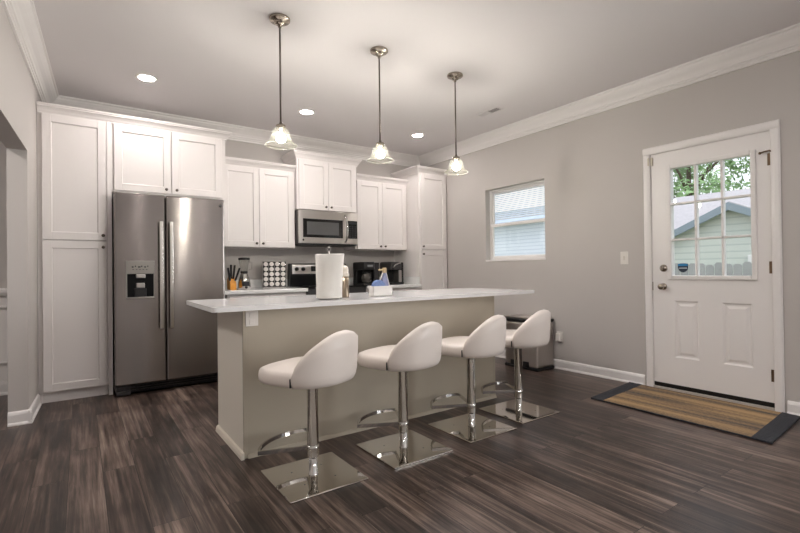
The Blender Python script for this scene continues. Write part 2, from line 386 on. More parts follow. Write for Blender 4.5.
bm = B(); box(bm, .024, .028, GY0-.01, GY1+.01, GZ0-.01, GZ1+.01); struct('glass_pane', bm, M['glasspane'], door)
bm = B(); box(bm, XF-.004, XB+.004, SY0+.002, SY1-.002, .024, .058, .002); struct('door_sweep', bm, M['black'], door)
bm = B(); lathe(bm, [(0, -.062), (.018, -.062), (.026, -.054), (.027, -.044), (.02, -.034), (.011, -.028), (.011, -.014), (.028, -.010), (.030, 0), (0, 0)], (XF, -3.462, .905), 28, 'x'); struct('door_knob', bm, M['nickel'], door)
bm = B(); lathe(bm, [(0, -.022), (.012, -.022), (.014, -.016), (.024, -.014), (.031, -.008), (.032, 0), (0, 0)], (XF, -3.466, 1.066), 28, 'x'); box(bm, XF-.034, XF-.018, -3.471, -3.461, 1.048, 1.084, .004); struct('deadbolt', bm, M['nickel'], door)
for z in (.26, 1.064, 1.87):
    bm = B(); cyl(bm, (-.004, SY0-.006, z-.048), .007, .096, 12); box(bm, -.001, .004, SY0-.004, SY0+.018, z-.045, z+.045); struct('hinge', bm, M['brass'], door)
bm = B(); tube(bm, [(-.006, SY0-.006, 1.925), (-.02, SY0+.0, 1.93), (-.03, SY0+.03, 1.925), (-.028, SY0+.05, 1.921)], .006, 10); sphere(bm, (-.028, SY0+.055, 1.92), .010); struct('hinge_stop', bm, M['brass'], door)
bm = B(); box(bm, -.012, XF, SY1-.020, SY1-.003, 1.985, 2.055, .003); box(bm, -.024, -.0185, SY1+.004, SY1+.016, 1.985, 2.055, .003); struct('alarm_contact', bm, mat('cream_plastic', (205, 196, 178), .5), door)
bm = B(); box(bm, XF-.001, XF+.001, SY1-.004, SY1+.002, .87, .945); struct('strike_plate', bm, M['brass'], door)
# blue shield sticker on the glass
def shield(s):
    pts = []
    for k in range(9): a = PI*k/8; pts.append((math.cos(PI-a)*s, s*.62+math.sin(a)*s*.22))
    pts += [(s*.98, -.1*s), (s*.8, -.6*s), (s*.45, -.92*s), (0, -1.08*s), (-.45*s, -.92*s), (-.8*s, -.6*s), (-.98*s, -.1*s)]
    return pts
stk = root('security_sticker', (.022, -3.616, 1.072), 'small blue and black shield sticker on the lower left pane of the entry door', 'sticker')
bm = B(); prism(bm, [(-3.616-u, 1.072+v) for u, v in shield(.041)], 'x', .0205, .0235); obj('shield', bm, mat('sticker_navy', (26, 40, 58), .4), stk)
bm = B(); prism(bm, [(-3.616-u*.92, 1.072+v*.92) for u, v in shield(.041)[:9] + [(.0405, .012), (-.0405, .012)]], 'x', .0195, .0215); obj('shield_top', bm, mat('sticker_blue', (30, 128, 186), .4), stk)
bm = B(); box(bm, .0195, .0215, -3.648, -3.584, 1.060, 1.070); obj('band', bm, mat('sticker_pale', (176, 184, 190), .5), stk)

# ------------------------------------------------------------------ outside
M['siding'] = None
def stripes(name, c1, c2, axis, scale, rough=.8):
    m = bpy.data.materials.new(name); m.use_nodes = True; nt = m.node_tree; b = nt.nodes['Principled BSDF']; b.inputs['Roughness'].default_value = rough
    t = nt.nodes.new('ShaderNodeTexCoord'); wv = nt.nodes.new('ShaderNodeTexWave'); wv.wave_type = 'BANDS'; wv.bands_direction = axis; wv.wave_profile = 'SAW'
    wv.inputs['Scale'].default_value = scale; wv.inputs['Distortion'].default_value = .15
    cr = nt.nodes.new('ShaderNodeValToRGB'); cr.color_ramp.elements[0].color = lin(c2); cr.color_ramp.elements[1].color = lin(c1); cr.color_ramp.elements[1].position = .3
    nt.links.new(t.outputs['Object'], wv.inputs['Vector']); nt.links.new(wv.outputs['Fac'], cr.inputs[0]); nt.links.new(cr.outputs[0], b.inputs['Base Color'])
    return m
M['siding'] = stripes('pale_green_siding', (214, 216, 208), (184, 190, 184), 'Z', 2.2)
M['sidingw'] = stripes('white_lap_siding', (226, 230, 236), (190, 197, 208), 'Z', 3.6)
M['shingle'] = mat('grey_beige_shingles', (196, 188, 188), .9, vary=.2, vscale=14)
M['shingleb'] = mat('blue_grey_shingles', (190, 200, 212), .9, vary=.15, vscale=14)
M['fascia'] = mat('blue_grey_fascia', (138, 150, 158), .6)
M['fence'] = mat('weathered_white_fence', (166, 164, 164), .85, vary=.2, vscale=5)
M['leaf'] = mat('leaf_green', (146, 178, 120), .6, vary=.35, vscale=1.5)
M['bark'] = mat('bark', (96, 82, 68), .9, vary=.2)
bm = B(); box(bm, .2, 40, -25, 25, -.35, -.2); obj('lawn', bm, mat('lawn_green', (128, 146, 96), .9, vary=.25, vscale=2), label='green lawn outside beyond the entry door', cat='lawn', kind='stuff')
# neighbour house with a front gable
hs = root('neighbor_house', (9, -1.6, -.2), 'pale green sided house with grey roof and front gable seen through the entry door', 'house')
bm = B()
prism(bm, [(-3.6, -.2), (.35, -.2), (.35, 1.45), (-1.64, 2.28), (-3.6, 1.45)], 'x', 7, 8); box(bm, 8, 13, -7, .9, -.2, 1.75)
obj('wall', bm, M['siding'], hs)
bm = B()
prism(bm, [(7.75, 1.68), (10.5, 3.16), (13.3, 1.68), (13.3, 1.58), (10.5, 3.04), (7.75, 1.58)], 'y', -7.2, 1.1)
obj('main_roof', bm, M['shingle'], hs)
bm = B()
prism(bm, [(.55, 1.28), (.55, 1.38), (-1.64, 2.42), (-3.85, 1.38), (-3.85, 1.28), (-1.64, 2.32)], 'x', 6.8, 9)
obj('gable_roof', bm, M['shingle'], hs)
bm = B()
prism(bm, [(.57, 1.22), (.57, 1.36), (-1.64, 2.40), (-3.87, 1.36), (-3.87, 1.22), (-1.64, 2.24)], 'x', 6.74, 6.80)
obj('fascia', bm, M['fascia'], hs)
bm = B(); box(bm, 6.93, 7.02, -2.6, -1.9, .5, 1.3, .01); f = obj('window', bm, M['trim'], hs)
# white sided outbuilding seen through the small window
sh = root('neighbor_shed', (5.6, 4.6, -.2), 'white lap sided outbuilding seen through the small kitchen window', 'shed')
bm = B(); box(bm, 5.0, 7.4, 1.6, 9.5, -.2, 2.32); obj('wall', bm, M['sidingw'], sh)
bm = B(); prism(bm, [(4.75, 2.28), (6.2, 2.78), (7.6, 2.28), (7.6, 2.20), (6.2, 2.70), (4.75, 2.20)], 'y', 1.4, 9.7); obj('roof', bm, M['shingleb'], sh)
fn = root('picket_fence', (4.2, -2, -.2), 'weathered whitish board fence outside behind the entry door', 'fence')
bm = B()
for k in range(60):
    y = -5+k*.125; h = 1.12+.02*math.sin(k*2.3)
    prism(bm, [(y, -.2), (y+.112, -.2), (y+.112, h-.03), (y+.085, h), (y+.027, h), (y, h-.03)], 'x', 4.0, 4.02)
obj('boards', bm, M['fence'], fn)
bm = B()
for z in (.1, .85): box(bm, 4.02, 4.06, -5, 2.5, z, z+.09)
obj('rails', bm, M['fence'], fn)
def tree(x, y, h, r, n, label, seed):
    rnd = random.Random(seed)
    t = root('tree', (x, y, -.2), label, 'tree')
    bm = B(); tube(bm, [(x, y, -.2), (x+.1, y, h*.3), (x-.05, y+.1, h*.55), (x, y+.1, h*.8)], [.22, .17, .12, .05], 10)
    for k in range(6):
        a = k*1.05; tube(bm, [(x, y, h*(.35+.05*k)), (x+math.cos(a)*r*.4, y+math.sin(a)*r*.4, h*(.5+.05*k)), (x+math.cos(a)*r*.75, y+math.sin(a)*r*.75, h*(.58+.05*k))], [.09, .05, .02], 8)
    obj('trunk', bm, M['bark'], t)
    bm = B()
    cl = [(Vector((rnd.gauss(0, .45)*r, rnd.gauss(0, .45)*r, h*.66+rnd.gauss(0, .17)*h)), r*rnd.uniform(.22, .42)) for _ in range(26)]
    for k in range(n):
        c, cr_ = rnd.choice(cl); d = Vector((rnd.gauss(0, 1), rnd.gauss(0, 1), rnd.gauss(0, 1))).normalized()*cr_*rnd.uniform(.4, 1.)
        p = Vector((x, y, 0))+c+d; s = rnd.uniform(.07, .15)
        a = Vector((rnd.gauss(0, 1), rnd.gauss(0, 1), rnd.gauss(0, 1))).normalized(); b_ = a.orthogonal().normalized()
        bm.faces.new([bm.verts.new(p+a*s), bm.verts.new(p+b_*s*.5), bm.verts.new(p-a*s), bm.verts.new(p-b_*s*.5)])
    obj('foliage', bm, M['leaf'], t)
tree(17.5, 3.4, 7.6, 2.8, 8000, 'leafy green tree left behind the neighboring house roof', 3)
tree(16.0, -3.4, 6.6, 2.6, 8000, 'leafy green tree right behind the front gable of the neighboring house', 5)

# ------------------------------------------------------------------ cabinets
def knob(x, y, z, parent, m=None):
    """a small round knob standing off a face that looks towards -Y"""
    bm = B(); lathe(bm, [(0, -.026), (.009, -.026), (.0135, -.021), (.0135, -.016), (.007, -.011), (.0055, -.002), (.010, 0), (0, 0)], (x, y, z), 16, 'y')
    return obj('knob', bm, M['darknickel'], parent)
def shaker(x0, x1, yf, z0, z1, parent, kx=None, kz=None, name='door', rail=.062, m=None):
    bm = B(); t = .02
    box(bm, x0, x0+rail, yf, yf+t, z0, z1, .0015, 1); box(bm, x1-rail, x1, yf, yf+t, z0, z1, .0015, 1)
    box(bm, x0+rail, x1-rail, yf, yf+t, z0, z0+rail, .0015, 1); box(bm, x0+rail, x1-rail, yf, yf+t, z1-rail, z1, .0015, 1)
    # bevelled inner edge and the recessed field
    a, b_, c, d = x0+rail, x1-rail, z0+rail, z1-rail; e = .006
    o_ = [bm.verts.new(v) for v in ((a, yf+.0005, c), (b_, yf+.0005, c), (b_, yf+.0005, d), (a, yf+.0005, d))]
    i_ = [bm.verts.new(v) for v in ((a+e, yf+.010, c+e), (b_-e, yf+.010, c+e), (b_-e, yf+.010, d-e), (a+e, yf+.010, d-e))]
    for k in range(4): bm.faces.new([o_[k], o_[(k+1) % 4], i_[(k+1) % 4], i_[k]])
    bm.faces.new(i_)
    box(bm, a, b_, yf+.0115, yf+t, c, d)
    o = obj(name, bm, m or M['cab'], parent)
    if kx is not None: knob(kx, yf, kz, o)
    return o
CROWNC = [(0, 0), (.010, 0), (.012, .012), (.018, .020), (.026, .034), (.040, .050), (.048, .056), (.050, .066), (.056, .068), (.056, .080), (0, .080)]
def crown_front(bm, x0, x1, yf, z, h=1., left=True, right=True, yb=None):
    """moulding on the top edge of a cabinet: front run with mitred returns"""
    pr = [(d, zz*h) for d, zz in CROWNC]
    yb = yb if yb is not None else -.02
    L_ = 1 if left else 0; R_ = 1 if right else 0
    path = []
    rows = []
    for d, zz in pr:
        row = []
        if left: row.append((x0-d, yb, z+zz))
        row.append((x0-d*L_, yf-d, z+zz)); row.append((x1+d*R_, yf-d, z+zz))
        if right: row.append((x1+d, yb, z+zz))
        rows.append([bm.verts.new(v) for v in row])
    n = len(rows[0])
    for A, C in zip(rows, rows[1:]):
        for k in range(n-1): bm.faces.new([A[k], A[k+1], C[k+1], C[k]])
    # close over the top
    top = rows[-1]; bm.faces.new(top if n > 2 else top) if n > 2 else None

YP = -.61      # front of the deep cabinets' doors
# tall pantry, left
pan = root('pantry_cabinet', (-4.24, -.3, 0), 'tall white two-door pantry cabinet against the left wall beside the refrigerator', 'cabinet')
bm = B(); box(bm, LX+.018, -3.972, YP+.022, -.005, .09, 2.44); box(bm, -3.998, -3.964, YP+.004, -.005, 0, 2.43); box(bm, -4.486, -4.462, YP+.028, YP+.045, .0, 2.43); obj('body', bm, M['cab'], pan)
bm = B(); box(bm, LX+.018, -4.0, YP+.045, -.02, 0, .09); obj('toe_kick', bm, M['cab'], pan)
shaker(-4.455, -4.004, YP, 1.372, 2.425, pan, -4.03, 1.415)
shaker(-4.455, -4.004, YP, .095, 1.362, pan, -4.03, 1.312)
# cabinet over the refrigerator
fc = root('refrigerator_cabinet', (-3.49, -.3, 1.815), 'white two-door wall cabinet above the stainless refrigerator', 'cabinet')
bm = B(); box(bm, -3.970, -2.978, YP+.022, -.005, 1.815, 2.44); obj('body', bm, M['cab'], fc)
shaker(-3.945, -3.484, YP, 1.830, 2.425, fc, -3.525, 1.868); shaker(-3.476, -3.018, YP, 1.830, 2.425, fc, -3.435, 1.868)
bm = B(); crown_front(bm, -4.486, -2.978, YP+.02, 2.425, 1.0, False, True); obj('cabinet_crown', bm, M['cab'], label='white stepped crown molding running over the pantry and refrigerator cabinets', cat='molding')
YU = -.343
def upper(name, x0, x1, yf, z0, z1, label, h, split, ret=False):
    r = root(name, ((x0+x1)/2, -.17, z0), label, 'cabinet')
    bm = B(); box(bm, x0, x1, yf+.022, -.005, z0+.002, z1+.03); obj('body', bm, M['cab'], r)
    e = .022
    shaker(x0+e, split-.002, yf, z0+.006, z1, r, split-.036, z0+.045); shaker(split+.002, x1-e, yf, z0+.006, z1, r, split+.036, z0+.045)
    bm = B(); crown_front(bm, x0, x1, yf+.02, z1-.005, h, ret, ret); obj('crown', bm, M['cab'], r)
    return r
upper('upper_cabinet', -2.975, -2.128, YU, 1.350, 2.240, 'white two-door wall cabinet above the knife block and coffee pods', 1.0, -2.553)
upper('upper_cabinet', -2.122, -1.322, YU-.05, 1.806, 2.400, 'taller-set white two-door wall cabinet directly above the microwave', 1.1, -1.722, True)
upper('upper_cabinet', -1.316, -.502, YU, 1.350, 2.240, 'white two-door wall cabinet above the two black coffee machines', 1.0, -.911)
# tall pantry, right
rp = root('pantry_cabinet', (-.25, -.3, 0), 'tall narrow white pantry cabinet in the far right corner by the gray wall', 'cabinet')
bm = B(); box(bm, -.500, -.005, YP+.022, -.005, .09, 2.39); obj('body', bm, M['cab'], rp)
bm = B(); box(bm, -.500, -.005, YP+.06, -.02, 0, .09); obj('toe_kick', bm, M['cab'], rp)
shaker(-.470, -.03, YP, 1.352, 2.370, rp, -.440, 1.392); shaker(-.470, -.03, YP, .1, 1.340, rp, -.440, 1.290)
bm = B(); crown_front(bm, -.500, -.005, YP+.02, 2.372, 1.1, True, False); obj('crown', bm, M['cab'], rp)
# base cabinets and worktops
def base_cab(x0, x1, label):
    r = root('base_cabinet', ((x0+x1)/2, -.3, 0), label, 'cabinet')
    bm = B(); box(bm, x0, x1, -.588, -.005, .1, .848); box(bm, x0, x1, -.53, -.03, 0, .1); obj('body', bm, M['cab'], r)
    mid = (x0+x1)/2
    for a, b_ in ((x0+.02, mid-.003), (mid+.003, x1-.02)):
        bm = B(); box(bm, a, b_, -.61, -.59, .68, .83, .002, 1); d = obj('drawer', bm, M['cab'], r); knob((a+b_)/2, -.61, .755, d)
        shaker(a, b_, -.61, .115, .67, r, b_-.03 if a < mid-.1 else a+.03, .63)
    return r
base_cab(-2.975, -2.112, 'white base cabinet left of the range behind the island')
base_cab(-1.338, -.505, 'white base cabinet right of the range behind the island')
CT = .888
for x0, x1, lb in ((-3.02, -2.110, 'white kitchen worktop with low backsplash left of the range'), (-1.340, -.503, 'white kitchen worktop with low backsplash right of the range')):
    r = root('countertop', ((x0+x1)/2, -.3, CT-.038), lb, 'countertop')
    bm = B(); box(bm, x0, x1, -.645, -.004, CT-.038, CT, .004); obj('slab', bm, M['quartz'], r)
    bm = B(); box(bm, x0, x1, -.022, -.002, CT, CT+.1, .003); obj('backsplash', bm, M['quartz'], r)
bm = B(); box(bm, -.522, -.502, -.62, -.03, CT+.001, CT+.1, .003); obj('side_splash', bm, M['quartz'], r)

# ------------------------------------------------------------------ refrigerator
fr = root('refrigerator', (-3.5, -.4, 0), 'stainless steel side-by-side refrigerator with ice dispenser beside the left pantry', 'refrigerator')
FX0, FX1, FS, FY = -3.957, -3.037, -3.556, -.767
bm = B(); box(bm, FX0+.004, FX1-.004, -.69, -.03, .03, 1.775, .006); obj('cabinet_body', bm, mat('fridge_side', (120, 117, 115), .4, .3), fr)
def fdoor(x0, x1):
    bm = B(); box(bm, x0, x1, FY, -.695, .098, 1.788, .012, 3); return bm
d1 = obj('freezer_door', fdoor(FX0, FS-.004), M['steel'], fr); d2 = obj('refrigerator_door', fdoor(FS+.004, FX1), M['steel'], fr)
for d, x in ((d1, -3.598), (d2, -3.516)):
    bm = B(); box(bm, x-.016, x+.016, -.835, -.812, .575, 1.545, .007, 3)
    for z in (.60, 1.52): box(bm, x-.012, x+.012, -.815, FY+.001, z-.02, z+.02, .004)
    obj('handle', bm, mat('handle_steel', (206, 202, 196), .22, 1.), d)
dx0, dx1, dz0, dz1 = -3.872, -3.648, .852, 1.190
bm = B(); rect = bm
box(rect, dx0, dx1, FY-.006, FY+.003, 1.072, dz1, .004); box(rect, dx0, dx0+.010, FY-.006, FY+.003, dz0, 1.075, .003); box(rect, dx1-.010, dx1, FY-.006, FY+.003, dz0, 1.075, .003); box(rect, dx0, dx1, FY-.008, FY+.003, dz0, dz0+.016, .003)
disp = obj('dispenser_panel', bm, mat('dispenser_grey', (150, 146, 140), .35, .8), d1)
bm = B(); box(bm, dx0+.010, dx1-.010, FY-.003, FY+.004, dz0+.016, 1.073); obj('dispenser_recess', bm, mat('dispenser_black', (7, 7, 8), .5, spec=.15), d1)
bm = B(); box(bm, -3.796, -3.722, FY-.018, FY-.002, 1.035, 1.070, .006); obj('dispenser_spout', bm, M['steelplain'], d1)
bm = B(); box(bm, -3.795, -3.727, FY-.016, FY-.002, .948, .992, .006); obj('dispenser_paddle', bm, M['steelplain'], d1)
bm = B(); box(bm, -3.81, -3.715, FY-.012, FY-.002, .868, .945, .006); obj('drip_tray', bm, M['black'], d1)
bm = B()
for k, wdt in enumerate((.02, .012, .028, .014, .02, .012)):
    x = dx0+.045+k*.024; box(bm, x, x+wdt*.7, FY-.0075, FY-.005, 1.128+.006*(k % 2), 1.140+.006*(k % 2))
for k in range(5): box(bm, dx0+.05+k*.026, dx0+.062+k*.026, FY-.0075, FY-.005, 1.108, 1.113)
obj('dispenser_icons', bm, M['darkgrey'], d1)
bm = B(); cyl(bm, (-3.075, FY-.003, 1.725), .014, .004, 20, 'y'); box(bm, -3.079, -3.071, FY-.005, FY-.002, 1.72, 1.742); obj('emblem', bm, M['darkgrey'], d2)
bm = B(); box(bm, FX0+.01, FX1-.01, -.70, -.67, .015, .093, .004)
for k in range(3): box(bm, FX0+.12, FX1-.02, -.712, -.70, .03+k*.02, .040+k*.02, .002)
obj('toe_grille', bm, M['black'], fr)
bm = B(); box(bm, FX0+.012, FX0+.12, -.735, -.70, .006, .045, .005); box(bm, FX0+.012, FX0+.12, -.735, -.70, .05, .085, .005); obj('hinge_cover', bm, M['darkgrey'], fr)

# ------------------------------------------------------------------ microwave
MX0, MX1, MZ0, MZ1, MY = -2.118, -1.330, 1.392, 1.800, -.415
mw = root('microwave', (-1.72, -.2, MZ0), 'stainless over-the-range microwave with black door glass and curved handle', 'microwave')
bm = B(); box(bm, MX0, MX1, MY+.035, -.01, MZ0+.01, MZ1, .004); obj('case', bm, mat('microwave_case', (88, 85, 84), .4, .4), mw)
bm = B(); box(bm, MX0, MX1, MY, MY+.033, MZ0+.016, MZ1-.002, .008, 3); front = obj('door', bm, M['steelmw'], mw)
bm = B(); box(bm, MX0+.052, MX1-.215, MY-.004, MY+.002, 1.478, 1.698, .004); obj('door_glass', bm, M['blackgloss'], front)
bm = B(); box(bm, MX0+.10, MX1-.27, MY-.006, MY-.003, 1.510, 1.665, .004); obj('window_screen', bm, mat('screen_grey', (92, 92, 92), .15, .2), front)
bm = B(); tube(bm, [(MX1-.185, MY-.002, 1.760), (MX1-.185, MY-.034, 1.742), (MX1-.178, MY-.050, 1.66), (MX1-.176, MY-.053, 1.59), (MX1-.178, MY-.050, 1.52), (MX1-.185, MY-.034, 1.448), (MX1-.185, MY-.002, 1.43)], .0125, 14); obj('handle', bm, M['chrome'], front)
bm = B(); box(bm, MX1-.145, MX1-.012, MY-.004, MY+.002, 1.478, 1.698, .004); cp = obj('control_panel', bm, M['blackgloss'], mw)
bm = B()
for i in range(3):
    for j in range(6): box(bm, MX1-.130+i*.038, MX1-.104+i*.038, MY-.0055, MY-.0035, 1.49+j*.026, 1.504+j*.026, .001, 1)
box(bm, MX1-.130, MX1-.028, MY-.0055, MY-.0035, 1.655, 1.688, .001, 1)
obj('keypad', bm, mat('keypad_grey', (44, 44, 46), .3), cp)
bm = B(); cyl(bm, (MX0+.055, MY-.004, 1.447), .011, .005, 18, 'y'); obj('emblem', bm, M['black'], mw)
bm = B(); box(bm, MX0+.01, MX1-.01, MY+.02, -.02, MZ0-.002, MZ0+.012, .003); obj('vent_base', bm, M['black'], mw)

# ------------------------------------------------------------------ range
rg = root('kitchen_range', (-1.725, -.33, 0), 'stainless and black electric range between the worktops, mostly hidden behind the island', 'range')
RX0, RX1 = -2.105, -1.345
bm = B(); box(bm, RX0, RX1, -.625, -.06, .03, .885, .004); obj('body', bm, M['darkgrey'], rg)
bm = B(); box(bm, RX0-.003, RX1+.003, -.655, -.075, .886, .902, .004); obj('cooktop', bm, M['blackgloss'], rg)
bm = B(); prism(bm, [(-.03, .90), (-.085, .90), (-.115, 1.02), (-.118, 1.045), (-.108, 1.165), (-.085, 1.175), (-.03, 1.175)], 'x', RX0, RX1); bg_ = obj('backguard', bm, M['black'], rg)
bm = B(); prism(bm, [(-.119, 1.045), (-.124, 1.047), (-.115, 1.160), (-.108, 1.163)], 'x', RX0+.02, RX1-.02); pn = obj('control_panel', bm, M['steelmw'], rg)
for x in (-2.030, -1.945, -1.505, -1.420):
    bm = B(); lathe(bm, [(0, -.03), (.018, -.03), (.022, -.02), (.024, 0), (0, 0)], (x, -.119, 1.105), 20, 'y'); obj('burner_knob', bm, M['black'], pn)
bm = B(); box(bm, -1.84, -1.61, -.126, -.112, 1.075, 1.14, .004); obj('display', bm, M['blackgloss'], pn)
bm = B(); box(bm, RX0+.005, RX1-.005, -.655, -.627, .2, .80, .006); dr = obj('oven_door', bm, M['steelmw'], rg)
bm = B(); box(bm, RX0+.10, RX1-.10, -.658, -.654, .32, .66, .004); obj('oven_glass', bm, M['blackgloss'], dr)
bm = B(); tube(bm, [(RX0+.06, -.69, .755), (RX1-.06, -.69, .755)], .011, 12); box(bm, RX0+.07, RX0+.09, -.69, -.654, .747, .763); box(bm, RX1-.09, RX1-.07, -.69, -.654, .747, .763); obj('handle', bm, M['chrome'], dr)
bm = B(); box(bm, RX0+.005, RX1-.005, -.65, -.627, .04, .19, .006); obj('drawer', bm, M['steelmw'], rg)
for x, y, r in ((-1.92, -.48, .1), (-1.53, -.48, .08), (-1.92, -.24, .08), (-1.53, -.24, .1)): bm = B(); lathe(bm, [(r-.006, .9022), (r, .9026), (r+.001, .9022)], (x, y, 0), 32); obj('burner_ring', bm, M['darkgrey'], rg)

# ------------------------------------------------------------------ island
IX0, IX1, IY0, IY1 = -3.434, -1.352, -2.731, -2.143
isl = root('kitchen_island', (-2.39, -2.44, 0), 'cream paneled kitchen island in the middle of the floor behind the bar stools', 'island')
bm = B(); box(bm, IX0+.012, IX1-.006, IY0+.008, IY1, .0, .860); obj('body', bm, M['island'], isl)
bm = B(); box(bm, IX0, IX0+.014, IY0, IY1, .0, .860, .003); obj('end_panel', bm, mat('island_end_paint', (234, 228, 216), .4), isl)
bm = B(); box(bm, IX0+.012, IX1-.016, IY0+.001, IY0+.010, .0, .860); box(bm, IX0, IX0+.022, IY0-.004, IY0+.01, 0, .860, .003); box(bm, IX1-.018, IX1, IY0-.001, IY0+.012, 0, .860, .003); prism(bm, [(IY0+.002, 0), (IY0-.014, 0), (IY0-.012, .010), (IY0-.005, .020), (IY0+.002, .022)], 'x', IX0+.022, IX1); obj('front_panel', bm, M['island'], isl)
bm = B()
prism(bm, [(IX0, 0), (IX0-.018, 0), (IX0-.016, .02), (IX0-.010, .034), (IX0, .04)], 'y', IY0-.016, IY1)
obj('shoe_molding', bm, mat('island_shoe', (226, 218, 204), .4), isl)
bm = B()
def rounded(pts, r):
    out = []
    n = len(pts)
    for i in range(n):
        p, a, c = Vector(pts[i]), Vector(pts[i-1]), Vector(pts[(i+1) % n])
        u, v = (a-p).normalized()*r, (c-p).normalized()*r
        for k in range(6):
            t = k/5; out.append(tuple((p+u).lerp(p, t).lerp(p.lerp(p+v, t), t)))
    return out
b2 = B(); prism(b2, rounded([(-3.621, -2.842), (-.945, -2.838), (-.935, -2.0), (-3.607, -2.0)], .03), 'z', .861, .888)
bmesh.ops.bevel(b2, geom=[e for e in b2.edges if abs(e.verts[0].co.z-e.verts[1].co.z) < 1e-5], offset=.003, segments=2, affect='EDGES')
merge(bm, b2)
obj('island_countertop', bm, M['quartz'], label='long white quartz worktop on the kitchen island, behind the bar stools', cat='countertop')
bm = B(); box(bm, -3.418, -3.345, IY0-.010, IY0-.0045, .762, .850, .004); ou = obj('outlet_plate', bm, M['white'], label='white outlet plate under the island worktop at its left end', cat='outlet', org=(-3.38, IY0, .82))
bm = B()
for z in (.785, .828): box(bm, -3.397, -3.366, IY0-.014, IY0-.009, z-.015, z+.015, .005)
obj('receptacle', bm, M['white'], ou)

# ------------------------------------------------------------------ bar stools
def make_stool(label, group):
    r = root('bar_stool', (0, 0, 0), label, 'stool', group)
    # square base plate is built in world axes and later counter-rotated
    bm = B(); box(bm, -.212, .212, -.212, .212, .0, .010, .004, 2)
    base = obj('base_plate', bm, M['mirror'], r)
    bm = B()
    bm.free()
    for sx_, sy_ in ((1, 1), (1, -1), (-1, 1), (-1, -1)):
        bm = B(); cyl(bm, (sx_*.085, sy_*.085, .0095), .004, .0012, 10); obj('screw', bm, M['darkgrey'], base)
    bm = B(); lathe(bm, [(0, .010), (.025, .010), (.026, .012), (.025, .015), (.0235, .016), (.0235, .125), (0, .125)]); obj('gas_lift', bm, M['chrome'], r)
    bm = B(); lathe(bm, [(.0, .105), (.0285, .105), (.0300, .107), (.0300, .50), (.034, .502), (.034, .512), (0, .512)]); obj('column', bm, M['chrome'], r)
    bm = B(); sec = [(-.005, -.010), (.005, -.010), (.005, .010), (-.005, .010)]
    a0 = math.radians(90-44); a1 = math.radians(90+44); R_ = .275; z = .152
    arc = [(R_*math.cos(a0+(a1-a0)*k/16), R_*math.sin(a0+(a1-a0)*k/16), z) for k in range(17)]
    pts = [(.028*math.cos(a0), .028*math.sin(a0), z), (.15*math.cos(a0), .15*math.sin(a0), z), (.24*math.cos(a0), .24*math.sin(a0), z)] + arc + [(.24*math.cos(a1), .24*math.sin(a1), z), (.15*math.cos(a1), .15*math.sin(a1), z), (.028*math.cos(a1), .028*math.sin(a1), z)]
    tube(bm, pts, 0, sec=sec); lathe(bm, [(.0298, z-.014), (.0315, z-.014), (.0315, z+.014), (.0298, z+.014)])
    obj('footrest', bm, M['chrome'], r)
    # seat cushion
    def rad(th, o=0.):
        """plan radius at angle th measured from the front (+Y)"""
        c, s = math.cos(th), math.sin(th)
        if c > 0: n, a, b_ = 3.6, .224, .244
        else: n, a, b_ = 2.15, .228, .212
        return 1/((abs(s)/(a+o))**n + (abs(c)/(b_+o))**n)**(1/n)
    bm = B(); N = 56; rings = []
    prof = [(.0, .508), (.60, .508), (.90, .510), (.965, .516), (.995, .530), (1.0, .545), (.992, .566), (.965, .580), (.90, .587), (.5, .591), (0, .592)]
    for f_, z_ in prof:
        if f_ == 0: rings.append([bm.verts.new((0, 0, z_))]); continue
        rings.append([bm.verts.new((-math.sin(2*PI*k/N)*rad(2*PI*k/N)*f_, math.cos(2*PI*k/N)*rad(2*PI*k/N)*f_, z_)) for k in range(N)])
    for A, C in zip(rings, rings[1:]):
        for k in range(N):
            u = []
            for v in (A[k % len(A)], A[(k+1) % len(A)] if len(A) > 1 else A[0], C[(k+1) % len(C)] if len(C) > 1 else C[0], C[k % len(C)]):
                if v not in u: u.append(v)
            bm.faces.new(u).smooth = True
    obj('seat', bm, M['leather'], r)
    # wrap-around backrest shell
    bm = B(); T0 = math.radians(104); n = 40; rows = []
    for k in range(n+1):
        th = T0 + (2*PI-2*T0)*k/n
        t = 1-abs(th-PI)/(PI-T0)
        ztop = .584 + (.776-.584)*max(0., math.sin(t*PI/2))**.64
        thick = .030+.026*min(1, t*2.5)
        def at(off, z_):
            rr = rad(th)+off + .016*max(0, (z_-.54)/.25)
            return bm.verts.new((-math.sin(th)*rr, math.cos(th)*rr, z_))
        o_ = .008; hh = ztop-.585
        row = [at(-.060, .5065), at(-.022, .5085), at(-.002, .516), at(o_, .534), at(o_+.004, .560)]
        for q in (.25, .5, .75): row.append(at(o_+.004, .56+(hh+.006)*q*.9))
        row += [at(o_+.002, ztop-.018), at(-.006, ztop-.004), at(-thick*.5, ztop), at(-thick+.006, ztop-.006), at(-thick-.004, ztop-.022)]
        for q in (.6, .3): row.append(at(-thick-.006, .56+(hh+.006)*q))
        row += [at(-thick-.002, .550), at(-.060, .53)]
        rows.append(row)
    m_ = len(rows[0])
    for A, C in zip(rows, rows[1:]):
        for k in range(m_): bm.faces.new([A[k], A[(k+1) % m_], C[(k+1) % m_], C[k]]).smooth = True
    bm.faces.new(rows[0]); bm.faces.new(rows[-1][::-1])
    back = obj('backrest', bm, M['leather'], r)
    for s in (1, -1):
        bm = B(); th = s*math.radians(103); rr = rad(th)+.006
        b2 = B(); box(b2, -.004, .004, -.006, .006, .520, .564, .002, 1)
        merge(bm, b2, Matrix.Translation((-math.sin(th)*rr, math.cos(th)*rr, 0)) @ Matrix.Rotation(th+PI/2, 4, 'Z') @ Matrix.Rotation(PI/2, 4, 'Z'))
        obj('side_tag', bm, M['black'], back)
    return r, base
M['mirror'] = mat('polished_steel_base', (224, 219, 212), .045, 1.)
